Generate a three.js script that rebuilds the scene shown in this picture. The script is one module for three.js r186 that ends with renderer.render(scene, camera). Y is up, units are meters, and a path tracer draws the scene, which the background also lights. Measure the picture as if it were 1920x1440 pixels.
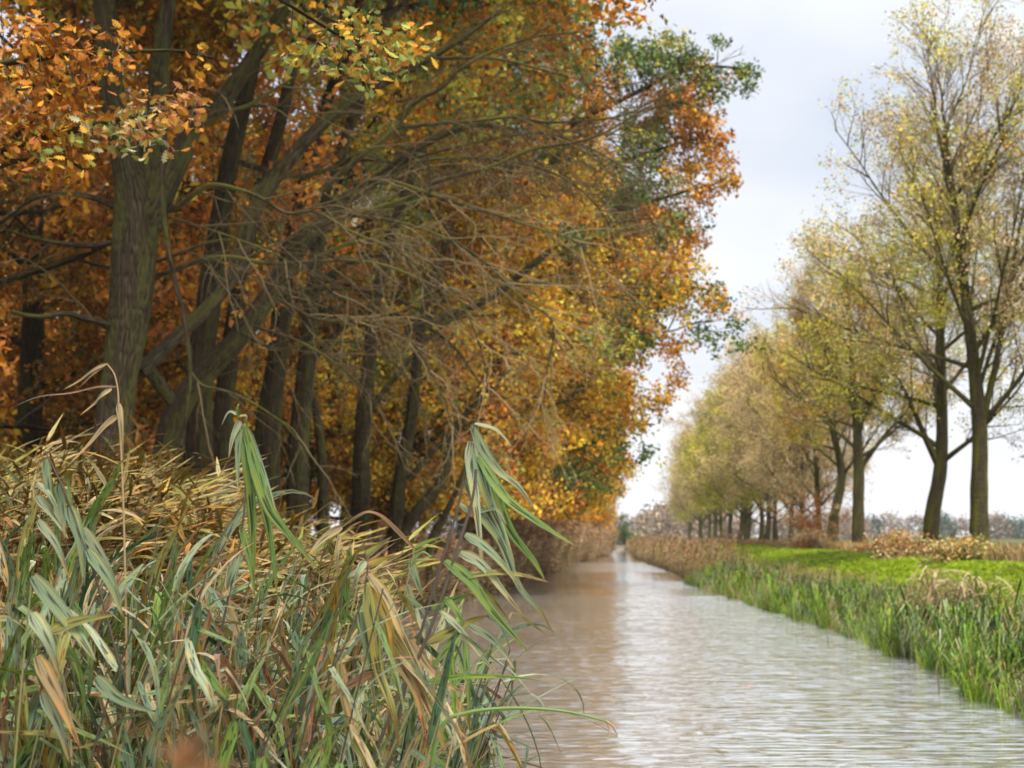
import * as THREE from 'three';
import { mergeGeometries } from 'three/addons/utils/BufferGeometryUtils.js';
import { ImprovedNoise } from 'three/addons/math/ImprovedNoise.js';

// ---------------------------------------------------------------- camera, sky, sun, exposure
const W = 1920, H = 1440, F = 3000, EYE = 1.65, HORIZON = 1005;
const pitch = Math.atan((HORIZON - H / 2) / F);
const scene = new THREE.Scene();
const camera = new THREE.PerspectiveCamera(2 * Math.atan(H / 2 / F) * 180 / Math.PI, 4 / 3, 0.1, 3000);
camera.position.set(0, EYE, 0);
camera.rotation.x = pitch;
camera.focus = 4.4;
camera.userData.fStop = 7;

const renderer = new THREE.WebGLRenderer({ antialias: true });
renderer.toneMapping = THREE.LinearToneMapping;
renderer.toneMappingExposure = 1.55;
renderer.shadowMap.enabled = true;

const noise = new ImprovedNoise();
function rngOf(seed) { let s = seed | 0; return () => { s = (s + 0x6d2b79f5) | 0; let t = Math.imul(s ^ (s >>> 15), 1 | s); t = (t + Math.imul(t ^ (t >>> 7), 61 | t)) ^ t; return ((t ^ (t >>> 14)) >>> 0) / 4294967296; }; }
const lerp = (a, b, t) => a + (b - a) * t, clamp = (x, a = 0, b = 1) => Math.min(b, Math.max(a, x));
const smooth = (a, b, x) => { const t = clamp((x - a) / (b - a)); return t * t * (3 - 2 * t); };
function fbm(x, y, z, o = 4) { let a = 0.5, s = 0; for (let i = 0; i < o; i++) { s += a * noise.noise(x, y, z); x *= 2.03; y *= 2.03; z *= 2.03; a *= 0.5; } return s; }

{ // a bright, thinly clouded sky
  const w = 1024, h = 512, d = new Float32Array(w * h * 4);
  for (let j = 0; j < h; j++) for (let i = 0; i < w; i++) {
    const el = ((j + 0.5) / h - 0.5) * Math.PI, az = (i / w) * 2 * Math.PI, y = Math.sin(el), c = Math.cos(el);
    const q = 1 / (Math.max(y, 0) + 0.25), X = c * Math.cos(az) * q, Z = c * Math.sin(az) * q;
    const cl = clamp(0.5 + 1.7 * fbm(X * 2.2 + 7, 3.1, Z * 2.2, 5) + 0.35 * fbm(X * 0.5, 9.1, Z * 0.5, 2));
    const hz = Math.exp(-Math.max(el, 0) / 0.13), m = clamp(hz + 0.62 * cl * (1 - hz));
    const k = (j * w + i) * 4, o = 1 + 0.8 * smooth(0.35, 1, y); // an overcast sky brightens towards the zenith
    d[k] = lerp(0.4, 0.74, m) * o; d[k + 1] = lerp(0.46, 0.745, m) * o; d[k + 2] = lerp(0.565, 0.755, m) * o; d[k + 3] = 1;
  }
  const t = new THREE.DataTexture(d, w, h, THREE.RGBAFormat, THREE.FloatType);
  t.mapping = THREE.EquirectangularReflectionMapping; t.magFilter = THREE.LinearFilter; t.minFilter = THREE.LinearFilter; t.needsUpdate = true;
  scene.background = t; scene.environment = t;
}
const sun = new THREE.DirectionalLight(new THREE.Color(1, 0.92, 0.78), 4);
sun.position.set(17, 88, 8); sun.target.position.set(0, 0, -40);
sun.castShadow = true; sun.shadow.radius = 40; sun.shadow.mapSize.set(2048, 2048);
Object.assign(sun.shadow.camera, { left: -140, right: 140, top: 140, bottom: -140, near: 1, far: 500 });
scene.add(sun, sun.target);
scene.fog = new THREE.FogExp2(new THREE.Color(0.86, 0.9, 0.96), 0.00018);

// ---------------------------------------------------------------- helpers
const V = (x, y, z) => new THREE.Vector3(x, y, z);
function ray(px, py) { const x = (px - W / 2) / F, y = (H / 2 - py) / F; return V(x, y, -1).applyAxisAngle(V(1, 0, 0), pitch); }
function at(px, py, depth) { const r = ray(px, py); return r.multiplyScalar(depth / -r.z).add(V(0, EYE, 0)); }
const pxAt = (depth) => depth / F;                                   // metres per photo pixel at that depth
const VP = (1165 - W / 2) / F;                                       // the canal runs towards this direction
const U = (x, z) => x + VP * z;                                      // sideways distance from the canal line (z = -depth)
const fromU = (u, depth) => V(u + VP * depth, 0, -depth);
function table(t) { return (d) => { if (d <= t[0][0]) return t[0][1]; for (let i = 1; i < t.length; i++) if (d <= t[i][0]) { const k = (d - t[i - 1][0]) / (t[i][0] - t[i - 1][0]); return lerp(t[i - 1][1], t[i][1], k); } return t[t.length - 1][1]; }; }
const wob = (d, s) => 0.22 * noise.noise(d * 0.35, s, 1.7) + 0.12 * noise.noise(d * 1.1, s, 4.2);
const leftT = table([[-20, 2.4], [0, 0.9], [4.5, -0.4], [7, -1.15], [10, -1.9], [15, -3.2], [22, -4.8], [29, -5.4], [38, -4.5], [66, -3.7], [93, -3.1], [134, -1.9], [200, -1.6], [1400, -1.6]]);
const rightT = table([[-20, 4.2], [17, 3.98], [23, 4.05], [28, 3.95], [37, 3.5], [55, 2.6], [76, 2.15], [118, 0.95], [200, 0.6], [1400, 0.6]]);
const uL = (d) => leftT(d) + wob(d, 3) + 0.9 * smooth(36, 50, d) * noise.noise(d * 0.11, 5.5, 0.3), uR = (d) => rightT(d) + wob(d, 8);
const END = 205;                                                    // the canal ends at a dam
function groundY(x, z) {
  const d = -z, u = U(x, z), l = u - uL(d), r = uR(d) - u;
  const n = 0.10 * fbm(x * 0.5, 2, z * 0.5, 3);
  let y;
  if (l < 0) y = 0.02 + 0.55 * smooth(0, -1.6, l) + 0.35 * smooth(-1.5, -7, l) + n * smooth(0, -1, l);
  else if (r < 0) y = 0.02 + 0.3 * smooth(0, -1.3, r) + 0.62 * smooth(-1.6, -6, r) - 0.35 * smooth(-12, -22, r) + n * 0.5 * smooth(0, -1, r);
  else y = 0.02 - 0.9 * smooth(0, 1.1, Math.min(l, r));
  if (d > END) y = lerp(y, 0.55, smooth(END, END + 2, d));
  return y;
}
const used = {};
function numbered(name) { const n = used[name] = (used[name] ?? -1) + 1; return n ? name + '_' + String(n).padStart(3, '0') : name; }
function shade(o) { o.traverse((m) => { if (m.isMesh) { m.castShadow = true; m.receiveShadow = true; } }); return o; }
function thing(name, label, category, pos = V(0, 0, 0), group) { const o = new THREE.Group(); o.name = numbered(name); o.position.copy(pos); o.userData = { label, category }; if (group) o.userData.group = group; scene.add(o); return o; }
function part(name, geo, mat, parent, extra) { const m = new THREE.Mesh(geo, mat); m.name = name; if (name === 'twigs' || name === 'branches' || name === 'stems') m.userData.kind = 'stuff'; if (extra) Object.assign(m.userData, extra); parent.add(m); return m; }
function structure(name, geo, mat) { const m = new THREE.Mesh(geo, mat); m.name = name; m.userData = { kind: 'structure' }; m.receiveShadow = true; m.castShadow = true; scene.add(m); return m; }

class Buf { // collects tubes and ribbons into one geometry
  constructor() { this.p = []; this.uv = []; this.i = []; this.c = []; this.n = 0; }
  vert(x, y, z, u, v) { this.p.push(x, y, z); this.uv.push(u, v); return this.n++; }
  tube(pts, radii, sides) {
    const n = pts.length, t = V(0, 0, 0), side = V(0, 0, 0), nor = V(0, 0, 0), ref = V(0, 1, 0);
    let len = 0, first = this.n;
    for (let k = 0; k < n; k++) {
      t.subVectors(pts[Math.min(k + 1, n - 1)], pts[Math.max(k - 1, 0)]).normalize();
      ref.set(0, 1, 0); if (Math.abs(t.y) > 0.9) ref.set(0.3, 0, 0.95);
      if (k === 0) side.crossVectors(t, ref).normalize(); else side.addScaledVector(t, -side.dot(t)).normalize();
      nor.crossVectors(side, t);
      if (k) len += pts[k].distanceTo(pts[k - 1]);
      const r = radii[k], circ = Math.max(1, Math.round(2 * Math.PI * radii[0] / 0.25)) * 0.25;
      for (let s = 0; s <= sides; s++) {
        const a = s / sides * 2 * Math.PI, ca = Math.cos(a) * r, sa = Math.sin(a) * r;
        this.vert(pts[k].x + side.x * ca + nor.x * sa, pts[k].y + side.y * ca + nor.y * sa, pts[k].z + side.z * ca + nor.z * sa, s / sides * circ, len);
      }
      if (k) for (let s = 0; s < sides; s++) { const a = first + (k - 1) * (sides + 1) + s, b = a + sides + 1; this.i.push(a, b, a + 1, a + 1, b, b + 1); }
    }
  }
  ribbon(pts, width, o = {}) { // a folded blade along pts; o.face: the way its upper side looks
    const n = pts.length, t = V(0, 0, 0), s = V(0, 0, 0), nn = V(0, 0, 0), f0 = this.n; let len = 0;
    const face = o.face ?? V(0, 0.5, 1), fold = o.fold ?? 0.25, twist = o.twist ?? 0, prof = o.profile ?? ((k) => Math.min(1, 0.45 + k * 4) * Math.pow(1 - k, 0.62));
    for (let k = 0; k < n; k++) {
      const q = k / (n - 1);
      t.subVectors(pts[Math.min(k + 1, n - 1)], pts[Math.max(k - 1, 0)]).normalize();
      s.crossVectors(t, face); if (s.lengthSq() < 1e-4) s.set(1, 0, 0); s.normalize(); s.applyAxisAngle(t, twist * q + (o.roll ?? 0)); nn.crossVectors(s, t);
      const w = Math.max(width * 0.03, width * prof(q)) / 2; if (k) len += pts[k].distanceTo(pts[k - 1]);
      const e = fold * w;
      for (const [a, b, u] of [[-1, 1, 0], [0, 0, 0.5], [1, 1, 1]]) {
        this.vert(pts[k].x + s.x * w * a + nn.x * e * b, pts[k].y + s.y * w * a + nn.y * e * b, pts[k].z + s.z * w * a + nn.z * e * b, u, o.v1 ? q : len);
        if (o.tip) { const m = smooth(o.tipAt ?? 0.7, 1, q + 0.12 * Math.sin(k * 2.1 + u * 5)); this.c.push(lerp(1, o.tip[0], m), lerp(1, o.tip[1], m), lerp(1, o.tip[2], m)); }
        else if (o.color) this.c.push(...o.color);
      }
      if (k) for (let a = 0; a < 2; a++) { const i0 = f0 + (k - 1) * 3 + a, i1 = i0 + 3; this.i.push(i0, i1, i0 + 1, i0 + 1, i1, i1 + 1); }
    }
  }
  geo(shift) {
    const g = new THREE.BufferGeometry();
    const p = new Float32Array(this.p);
    if (shift) for (let k = 0; k < p.length; k += 3) { p[k] -= shift.x; p[k + 1] -= shift.y; p[k + 2] -= shift.z; }
    g.setAttribute('position', new THREE.BufferAttribute(p, 3));
    g.setAttribute('uv', new THREE.Float32BufferAttribute(this.uv, 2));
    if (this.c.length === this.p.length) g.setAttribute('color', new THREE.Float32BufferAttribute(this.c, 3));
    g.setIndex(this.i); g.computeVertexNormals(); return g;
  }
}
function curve(points, n) { const c = new THREE.CatmullRomCurve3(points, false, 'centripetal'); return Array.from({ length: n + 1 }, (_, k) => c.getPoint(k / n)); }

// tiling textures
function periodic(seed, nx, ny) { const r = rngOf(seed), a = Float32Array.from({ length: nx * ny }, r); return (x, y) => { x = x * nx; y = y * ny; const x0 = Math.floor(x), y0 = Math.floor(y), fx = x - x0, fy = y - y0, sx = fx * fx * (3 - 2 * fx), sy = fy * fy * (3 - 2 * fy), g = (i, j) => a[((j % ny) + ny) % ny * nx + ((i % nx) + nx) % nx]; return lerp(lerp(g(x0, y0), g(x0 + 1, y0), sx), lerp(g(x0, y0 + 1), g(x0 + 1, y0 + 1), sx), sy); }; }
function texture(w, h, f, srgb = false) {
  const d = new Uint8Array(w * h * 4);
  for (let j = 0; j < h; j++) for (let i = 0; i < w; i++) { const c = f(i / w, j / h), k = (j * w + i) * 4; d[k] = clamp(c[0]) * 255; d[k + 1] = clamp(c[1]) * 255; d[k + 2] = clamp(c[2]) * 255; d[k + 3] = 255; }
  const t = new THREE.DataTexture(d, w, h); t.wrapS = t.wrapT = THREE.RepeatWrapping; t.magFilter = THREE.LinearFilter; t.minFilter = THREE.LinearMipmapLinearFilter; t.generateMipmaps = true;
  if (srgb) t.colorSpace = THREE.SRGBColorSpace; t.needsUpdate = true; return t;
}
const enc = (x) => x <= 0.0031308 ? x * 12.92 : 1.055 * Math.pow(x, 1 / 2.4) - 0.055;
const lin = (r, g, b) => new THREE.Color().setRGB(r, g, b);

// ---------------------------------------------------------------- materials
const barkN = [periodic(11, 10, 6), periodic(12, 34, 14), periodic(13, 90, 40), periodic(14, 4, 3)];
const barkH = (x, y) => { const w = x + 0.03 * barkN[0](x, y * 2); const r = Math.abs(2 * barkN[1](w, y) - 1), r2 = Math.abs(2 * barkN[0](w * 2, y) - 1); return 0.55 * r + 0.3 * r2 + 0.15 * barkN[2](x, y); };
const barkBump = texture(256, 512, (x, y) => { const h = barkH(x, y); return [h, h, h]; }); barkBump.repeat.set(1, 0.5);
function bark(c1, c2, moss, mossAmount, bump = 0.03) {
  const map = texture(256, 512, (x, y) => { const h = barkH(x, y), m = smooth(0.62 - mossAmount, 0.8 - mossAmount, barkN[3](x, y) * 0.65 + barkN[2](x, y) * 0.35); return [0, 1, 2].map((k) => enc(lerp(lerp(c1[k], c2[k], h), moss[k], m * 0.75))); }, true);
  map.repeat.set(1, 0.5);
  return new THREE.MeshPhysicalMaterial({ map, bumpMap: barkBump, bumpScale: bump, roughness: 0.95, specularIntensity: 0.15 });
}
const M = {
  oakBark: bark([0.022, 0.017, 0.011], [0.13, 0.098, 0.06], [0.085, 0.085, 0.024], 0.2, 0.06),
  darkBark: bark([0.018, 0.0135, 0.0085], [0.095, 0.07, 0.042], [0.065, 0.066, 0.019], 0.16, 0.05),
  ashBark: bark([0.03, 0.024, 0.014], [0.15, 0.12, 0.07], [0.12, 0.12, 0.022], 0.24, 0.05),
  limbBark: bark([0.025, 0.019, 0.012], [0.12, 0.092, 0.052], [0.1, 0.098, 0.022], 0.18, 0.02),
  twig: new THREE.MeshPhysicalMaterial({ color: lin(0.1, 0.074, 0.038), roughness: 0.9, specularIntensity: 0.15 }),
  ashTwig: new THREE.MeshPhysicalMaterial({ color: lin(0.27, 0.21, 0.12), roughness: 0.9, specularIntensity: 0.15 }),
  darkTwig: new THREE.MeshPhysicalMaterial({ color: lin(0.07, 0.055, 0.035), roughness: 0.9, specularIntensity: 0.15 }),
  paleTwig: new THREE.MeshPhysicalMaterial({ color: lin(0.22, 0.165, 0.085), roughness: 0.9, specularIntensity: 0.15 }),
};
const leafMat = (o = {}) => new THREE.MeshPhysicalMaterial({ color: 0xffffff, roughness: 0.75, transmission: 0.3, thickness: 0, vertexColors: true, side: THREE.DoubleSide, ...o });
M.leaf = new THREE.MeshPhysicalMaterial({ color: 0xffffff, roughness: 0.75, specularIntensity: 0.3, vertexColors: true, side: THREE.DoubleSide });
const streakN = [periodic(21, 24, 3), periodic(22, 64, 6), periodic(23, 9, 12), periodic(24, 5, 5)];
const reedMap = texture(128, 256, (x, y) => { const v = 0.62 + 0.42 * streakN[0](x, y) + 0.3 * (streakN[1](x, y) - 0.5) - 0.5 * smooth(0.74, 0.9, streakN[2](x, y)), mid = Math.exp(-Math.pow((x - 0.5) / 0.035, 2)) * 0.16, s = smooth(0.62, 0.8, streakN[3](x, y)) * 0.18; return [v + mid + s, v + mid, v + mid - s]; }, true);
reedMap.repeat.set(1, 1.7);
const reedMat = (r, g, b, t = 0.42) => new THREE.MeshPhysicalMaterial({ color: lin(r, g, b), map: reedMap, bumpMap: reedMap, bumpScale: 0.0006, roughness: 0.72, specularIntensity: 0.6, transmission: t, thickness: 0, side: THREE.DoubleSide, vertexColors: true });
const RM = {
  grey: reedMat(0.32, 0.43, 0.24), pale: reedMat(0.5, 0.58, 0.36), green: reedMat(0.22, 0.36, 0.08), deep: reedMat(0.09, 0.2, 0.085), olive: reedMat(0.34, 0.33, 0.08), gold: reedMat(0.48, 0.34, 0.06),
  tan: reedMat(0.56, 0.4, 0.19), straw: reedMat(0.66, 0.53, 0.28), brown: reedMat(0.33, 0.18, 0.085), lime: reedMat(0.25, 0.42, 0.06), teal: reedMat(0.22, 0.36, 0.22),
};
M.stemDark = new THREE.MeshStandardMaterial({ color: lin(0.06, 0.045, 0.028), roughness: 0.6 });
M.stemTan = new THREE.MeshStandardMaterial({ color: lin(0.3, 0.2, 0.1), roughness: 0.7 });
M.stemOlive = new THREE.MeshStandardMaterial({ color: lin(0.17, 0.17, 0.06), roughness: 0.6 });

// ---------------------------------------------------------------- ground
{
  const us = [], ds = [];
  for (let u = -60; u < -9; u += 3) us.push(u);
  for (let u = -9; u < 9; u += 0.3) us.push(u);
  for (let u = 9; u < 30; u += 1.5) us.push(u);
  for (const u of [30, 45, 70, 110, 170, 260, 400, 700]) us.push(u);
  for (const u of [-700, -300, -140, -90]) us.unshift(u); us.sort((a, b) => a - b);
  for (let d = -25; d < 60; d += 0.6) ds.push(d);
  for (let d = 60; d < 215; d += 2) ds.push(d);
  for (const d of [215, 240, 280, 340, 420, 520, 650, 850, 1100, 1400]) ds.push(d);
  const p = [], c = [], uv = [], idx = [], nu = us.length;
  for (const d of ds) for (const u of us) {
    const q = fromU(u, d); q.y = groundY(q.x, q.z); p.push(q.x, q.y, q.z); uv.push(q.x / 3, q.z / 3);
    const r = u - uR(d), l = uL(d) - u, k = 0.5 + fbm(q.x * 0.6, 5, q.z * 0.6, 3);
    let col = [0.07, 0.055, 0.03];
    if (r > 0) { const a = smooth(1.2, 2.6, r + k), b = smooth(6.5, 8, r + k * 2); col = [0, 1, 2].map((i) => lerp(lerp([0.1, 0.085, 0.04][i], [0.31, 0.5, 0.012][i], a), [0.2, 0.17, 0.07][i], b)); if (r > 16) col = [0.18 + 0.06 * k, 0.22, 0.08]; }
    else if (l > 0) { const a = smooth(0.35, 0.75, k); col = [0, 1, 2].map((i) => lerp([0.055, 0.045, 0.02][i], [0.2, 0.11, 0.035][i], a)); }
    c.push(...col);
  }
  for (let j = 0; j < ds.length - 1; j++) for (let i = 0; i < nu - 1; i++) { const a = j * nu + i, b = a + nu; idx.push(a, a + 1, b, a + 1, b + 1, b); }
  const g = new THREE.BufferGeometry();
  g.setAttribute('position', new THREE.Float32BufferAttribute(p, 3)); g.setAttribute('color', new THREE.Float32BufferAttribute(c, 3)); g.setAttribute('uv', new THREE.Float32BufferAttribute(uv, 2)); g.setIndex(idx); g.computeVertexNormals();
  const n1 = periodic(31, 40, 40), n2 = periodic(32, 130, 130), n3 = periodic(33, 9, 9);
  const map = texture(512, 512, (x, y) => { const v = 0.55 + 0.35 * n1(x, y) + 0.5 * (n2(x, y) - 0.5) + 0.3 * (n3(x, y) - 0.5); return [v, v * 0.98, v * 0.95]; }, true);
  structure('ground', g, new THREE.MeshPhysicalMaterial({ map, bumpMap: map, bumpScale: 0.04, vertexColors: true, roughness: 1, specularIntensity: 0.2 }));
}

// ---------------------------------------------------------------- water: wind-rippled reaches and calm reaches
{
  const wn = [periodic(41, 9, 30), periodic(42, 20, 70), periodic(43, 50, 150), periodic(44, 5, 13)];
  const ridge = (v) => 1 - Math.abs(2 * v - 1);
  const rip = texture(1024, 1024, (x, y) => { const a = x + 0.02 * wn[3](x, y); const v = 0.42 * ridge(wn[0](a, y)) + 0.33 * ridge(wn[1](a, y)) + 0.15 * wn[2](a, y) + 0.1 * wn[3](a, y); return [v, v, v]; });
  rip.anisotropy = 16;
  const mat = (bumpScale, roughness) => new THREE.MeshPhysicalMaterial({ color: lin(0.88, 0.87, 0.85), metalness: 0.84, roughness, ior: 1.333, bumpMap: rip, bumpScale, specularIntensity: 1 });
  const build = (name, dA, dB, step, amp, m, label) => {
    const p = [], uv = [], idx = [], N = 44; let rows = 0;
    const edge = (d0, u, s) => d0 + 1.6 * noise.noise(u * 0.35, s, 2.2) + 0.5 * noise.noise(u * 1.3, s, 6.2);
    for (let d = dA; ; d = Math.min(d + step(d), dB)) {
      for (let i = 0; i <= N; i++) {
        const u = lerp(uL(d) - 0.9, uR(d) + 0.9, i / N), t = (d - dA) / (dB - dA), dd = d + (edge(dA, u, dA) - dA) * (1 - t) * (dA > 0 ? 1 : 0) + (edge(dB, u, dB) - dB) * t * (dB < END ? 1 : 0);
        const q = fromU(u, dd), y = amp * (noise.noise(q.x * 0.9, 1, q.z * 2.6) + 0.6 * noise.noise(q.x * 1.9, 7, q.z * 6.1));
        p.push(q.x, y, q.z); uv.push(q.x / 5.1, q.z / 5.1);
      }
      rows++; if (d >= dB) break;
    }
    for (let j = 0; j < rows - 1; j++) for (let i = 0; i < N; i++) { const a = j * (N + 1) + i, b = a + N + 1; idx.push(a, a + 1, b, a + 1, b + 1, b); }
    const g = new THREE.BufferGeometry(); g.setAttribute('position', new THREE.Float32BufferAttribute(p, 3)); g.setAttribute('uv', new THREE.Float32BufferAttribute(uv, 2)); g.setIndex(idx); g.computeVertexNormals();
    structure(name, g, m);
  };
  const ripple = mat(0.042, 0.06), calm = mat(0.003, 0.03), soft = mat(0.01, 0.05);
  const st = (d) => d < 45 ? 0.12 : 0.3;
  build('canal_water', -22, 45, st, 0.006, ripple);
  build('canal_water_001', 45, 51, st, 0.002, soft);
  build('canal_water_002', 51, 59, st, 0.006, ripple);
  build('canal_water_003', 59, 74, st, 0.001, calm);
  build('canal_water_004', 74, 100, st, 0.004, ripple);
  build('canal_water_005', 100, END + 0.6, (d) => 0.8, 0.001, calm);
}

// ---------------------------------------------------------------- leaves
function leafShape(lobes) { // half outline of an oak leaf, tip at y = 1
  const out = []; const n = lobes * 2 + 1;
  for (let k = 0; k <= n; k++) { const t = k / n, env = 0.30 * Math.pow(Math.sin(Math.PI * Math.pow(t, 1.25)), 0.7) + 0.015; out.push([env * (k % 2 ? 1.05 : 0.4), t + (k % 2 ? 0.025 : 0)]); }
  return out;
}
function leafInto(b, o, dir, side, size, lobes, color, droop = 0.15) { // adds one leaf: o base, dir along, side across
  if (lobes === 1) { // seen from afar: two folded faces
    const nor = V(0, 0, 0).crossVectors(side, dir).normalize(), i = b.n;
    for (const [x, y, l] of [[0, 0, 0], [-0.3, 0.6, 0.1], [0.3, 0.5, 0.1], [0, 1, -0.12]]) { b.vert(o.x + (dir.x * y + side.x * x + nor.x * l) * size, o.y + (dir.y * y + side.y * x + nor.y * l) * size, o.z + (dir.z * y + side.z * x + nor.z * l) * size, x, y); b.c.push(...color); }
    b.i.push(i, i + 2, i + 3, i, i + 3, i + 1); return;
  }
  const nor = V(0, 0, 0).crossVectors(side, dir).normalize(), out = leafShape(lobes), start = b.n;
  for (const [w, t] of out) {
    const cx = t * size, bend = -droop * size * t * t;
    for (const s of [-1, 0, 1]) { const lift = s ? 0.22 * w * size : 0; b.vert(o.x + dir.x * cx + side.x * w * s * size + nor.x * (lift + bend), o.y + dir.y * cx + side.y * w * s * size + nor.y * (lift + bend), o.z + dir.z * cx + side.z * w * s * size + nor.z * (lift + bend), 0.5 + s * w, t); b.c.push(...color); }
  }
  for (let k = 0; k < out.length - 1; k++) for (let a = 0; a < 2; a++) { const i0 = start + k * 3 + a, i1 = i0 + 3; b.i.push(i0, i1, i0 + 1, i0 + 1, i1, i1 + 1); }
}
function randDir(r) { const z = r() * 2 - 1, a = r() * 2 * Math.PI, s = Math.sqrt(1 - z * z); return V(s * Math.cos(a), z, s * Math.sin(a)); }
function sprig(seed, leaves, size, reach, lobes) {
  const r = rngOf(seed), b = new Buf();
  for (let k = 0; k < leaves; k++) {
    const d = randDir(r); d.y = d.y * 0.7 - 0.15; d.normalize(); const o = randDir(r).multiplyScalar(reach * Math.pow(r(), 0.5)); o.y *= 0.7;
    const s = V(0, 0, 0).crossVectors(d, randDir(r)).normalize(), v = 0.75 + 0.5 * r(), h = (r() - 0.5) * 0.3;
    leafInto(b, o, d, s, size * (0.7 + 0.5 * r()), lobes, [v, v * (1 + h), v * (1 + h)]);
  }
  return b.geo();
}
const SPRIG = { oakNear: [1, 2, 3].map((k) => sprig(100 + k, 8, 0.125, 0.2, 3)), oak: [1, 2, 3].map((k) => sprig(200 + k, 9, 0.14, 0.26, 1)), far: [1, 2].map((k) => sprig(300 + k, 9, 0.26, 0.5, 1)), ash: [1, 2].map((k) => sprig(400 + k, 7, 0.1, 0.22, 1)) };
function copies(name, geo, mat, list, parent, label) { // list of [position, scale, colour, yaw/tilt random]
  const m = new THREE.InstancedMesh(geo, mat, list.length), o = new THREE.Object3D(); m.name = name; m.userData.kind = 'stuff';
  list.forEach(([p, s, c, e], k) => { o.position.copy(p); o.rotation.set(e[0], e[1], e[2]); if (s.isVector3) o.scale.copy(s); else o.scale.setScalar(s); o.updateMatrix(); m.setMatrixAt(k, o.matrix); m.setColorAt(k, c); });
  m.castShadow = m.receiveShadow = true; if (label) m.userData.label = label; parent.add(m); return m;
}
const PAL = {
  orange: [[0.55, 0.22, 0.018], [0.48, 0.165, 0.016], [0.58, 0.29, 0.03], [0.38, 0.125, 0.018], [0.53, 0.26, 0.026]],
  gold: [[0.54, 0.33, 0.026], [0.48, 0.285, 0.022], [0.52, 0.245, 0.018], [0.4, 0.3, 0.035], [0.58, 0.37, 0.05]],
  rust: [[0.38, 0.12, 0.025], [0.5, 0.18, 0.03], [0.3, 0.11, 0.03], [0.46, 0.2, 0.06]],
  olive: [[0.3, 0.27, 0.04], [0.22, 0.24, 0.05], [0.42, 0.34, 0.04], [0.14, 0.18, 0.05]],
  green: [[0.075, 0.13, 0.045], [0.1, 0.16, 0.05], [0.06, 0.1, 0.04], [0.16, 0.2, 0.05]],
  lime: [[0.52, 0.5, 0.06], [0.44, 0.48, 0.07], [0.62, 0.52, 0.07]],
  russet: [[0.27, 0.105, 0.016], [0.18, 0.066, 0.014], [0.33, 0.17, 0.022], [0.13, 0.1, 0.024], [0.4, 0.17, 0.018]],
  tan: [[0.52, 0.41, 0.2], [0.58, 0.46, 0.24], [0.46, 0.36, 0.17], [0.54, 0.4, 0.22]],
};
function pick(r, pals, weights, patch) { let x = clamp(patch), k = 0; for (; k < weights.length - 1 && x > weights[k]; k++) x -= weights[k]; const a = PAL[pals[k]], c = a[Math.floor(r() * a.length)], v = 0.8 + 0.4 * r(); return lin(c[0] * v, c[1] * v, c[2] * v); }

// ---------------------------------------------------------------- trees
function path(r, start, dir, len, segs, wander, up) { // a wandering branch; up > 0 turns to the sky, < 0 droops
  const pts = [start.clone()], d = dir.clone().normalize(), p = start.clone(), st = len / segs;
  for (let k = 0; k < segs; k++) { d.addScaledVector(randDir(r), wander); d.y += up; d.normalize(); p.addScaledVector(d, st); pts.push(p.clone()); }
  return pts;
}
const taper = (r0, r1, n, e = 1) => Array.from({ length: n }, (_, k) => lerp(r0, r1, Math.pow(k / (n - 1), e)));
function along(pts, t) { const f = t * (pts.length - 1), k = Math.min(Math.floor(f), pts.length - 2), p = pts[k].clone().lerp(pts[k + 1], f - k), d = pts[k + 1].clone().sub(pts[k]).normalize(); return [p, d]; }
function aside(r, d, angle) { const s = V(0, 0, 0).crossVectors(d, randDir(r)).normalize(); return d.clone().multiplyScalar(Math.cos(angle)).addScaledVector(s, Math.sin(angle)); }
// sub-branches of a limb: level by level, thin ones into tw; returns leafy tips
function ramify(r, limb, r0, o, br, tw, tips, level = 0, lenHere = null) {
  const L = o.levels[level]; if (!L) return;
  const len = lenHere ?? limb.reduce((s, p, k) => k ? s + p.distanceTo(limb[k - 1]) : 0, 0), n = Math.max(1, Math.round(len * L.per));
  for (let k = 0; k < n; k++) {
    const t = L.from + (1 - L.from) * (k + r()) / n, [p, d] = along(limb, Math.min(t, 0.999)), dir = aside(r, d, L.angle * (0.7 + 0.6 * r()));
    if (o.bias) dir.addScaledVector(o.bias, L.bias ?? 0); dir.y += L.lift ?? 0; dir.normalize();
    const ll = L.len * (0.55 + 0.8 * r()) * (1 - 0.45 * t * (L.shrink ?? 1)), rr = Math.max(L.rad * (0.7 + 0.5 * r()), 0.0022), q = path(r, p, dir, ll, L.segs, L.wander, L.up);
    (L.thick ? br : tw).tube(q, taper(rr, rr * 0.35, q.length), L.sides);
    if (o.levels[level + 1]) ramify(r, q, rr, o, br, tw, tips, level + 1, ll);
    if (L.tip) tips.push(q[q.length - 1]); if (L.mid) tips.push(q[Math.ceil(q.length / 2)]);
  }
  if (level === 0) tips.push(limb[limb.length - 1]);
}
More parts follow.
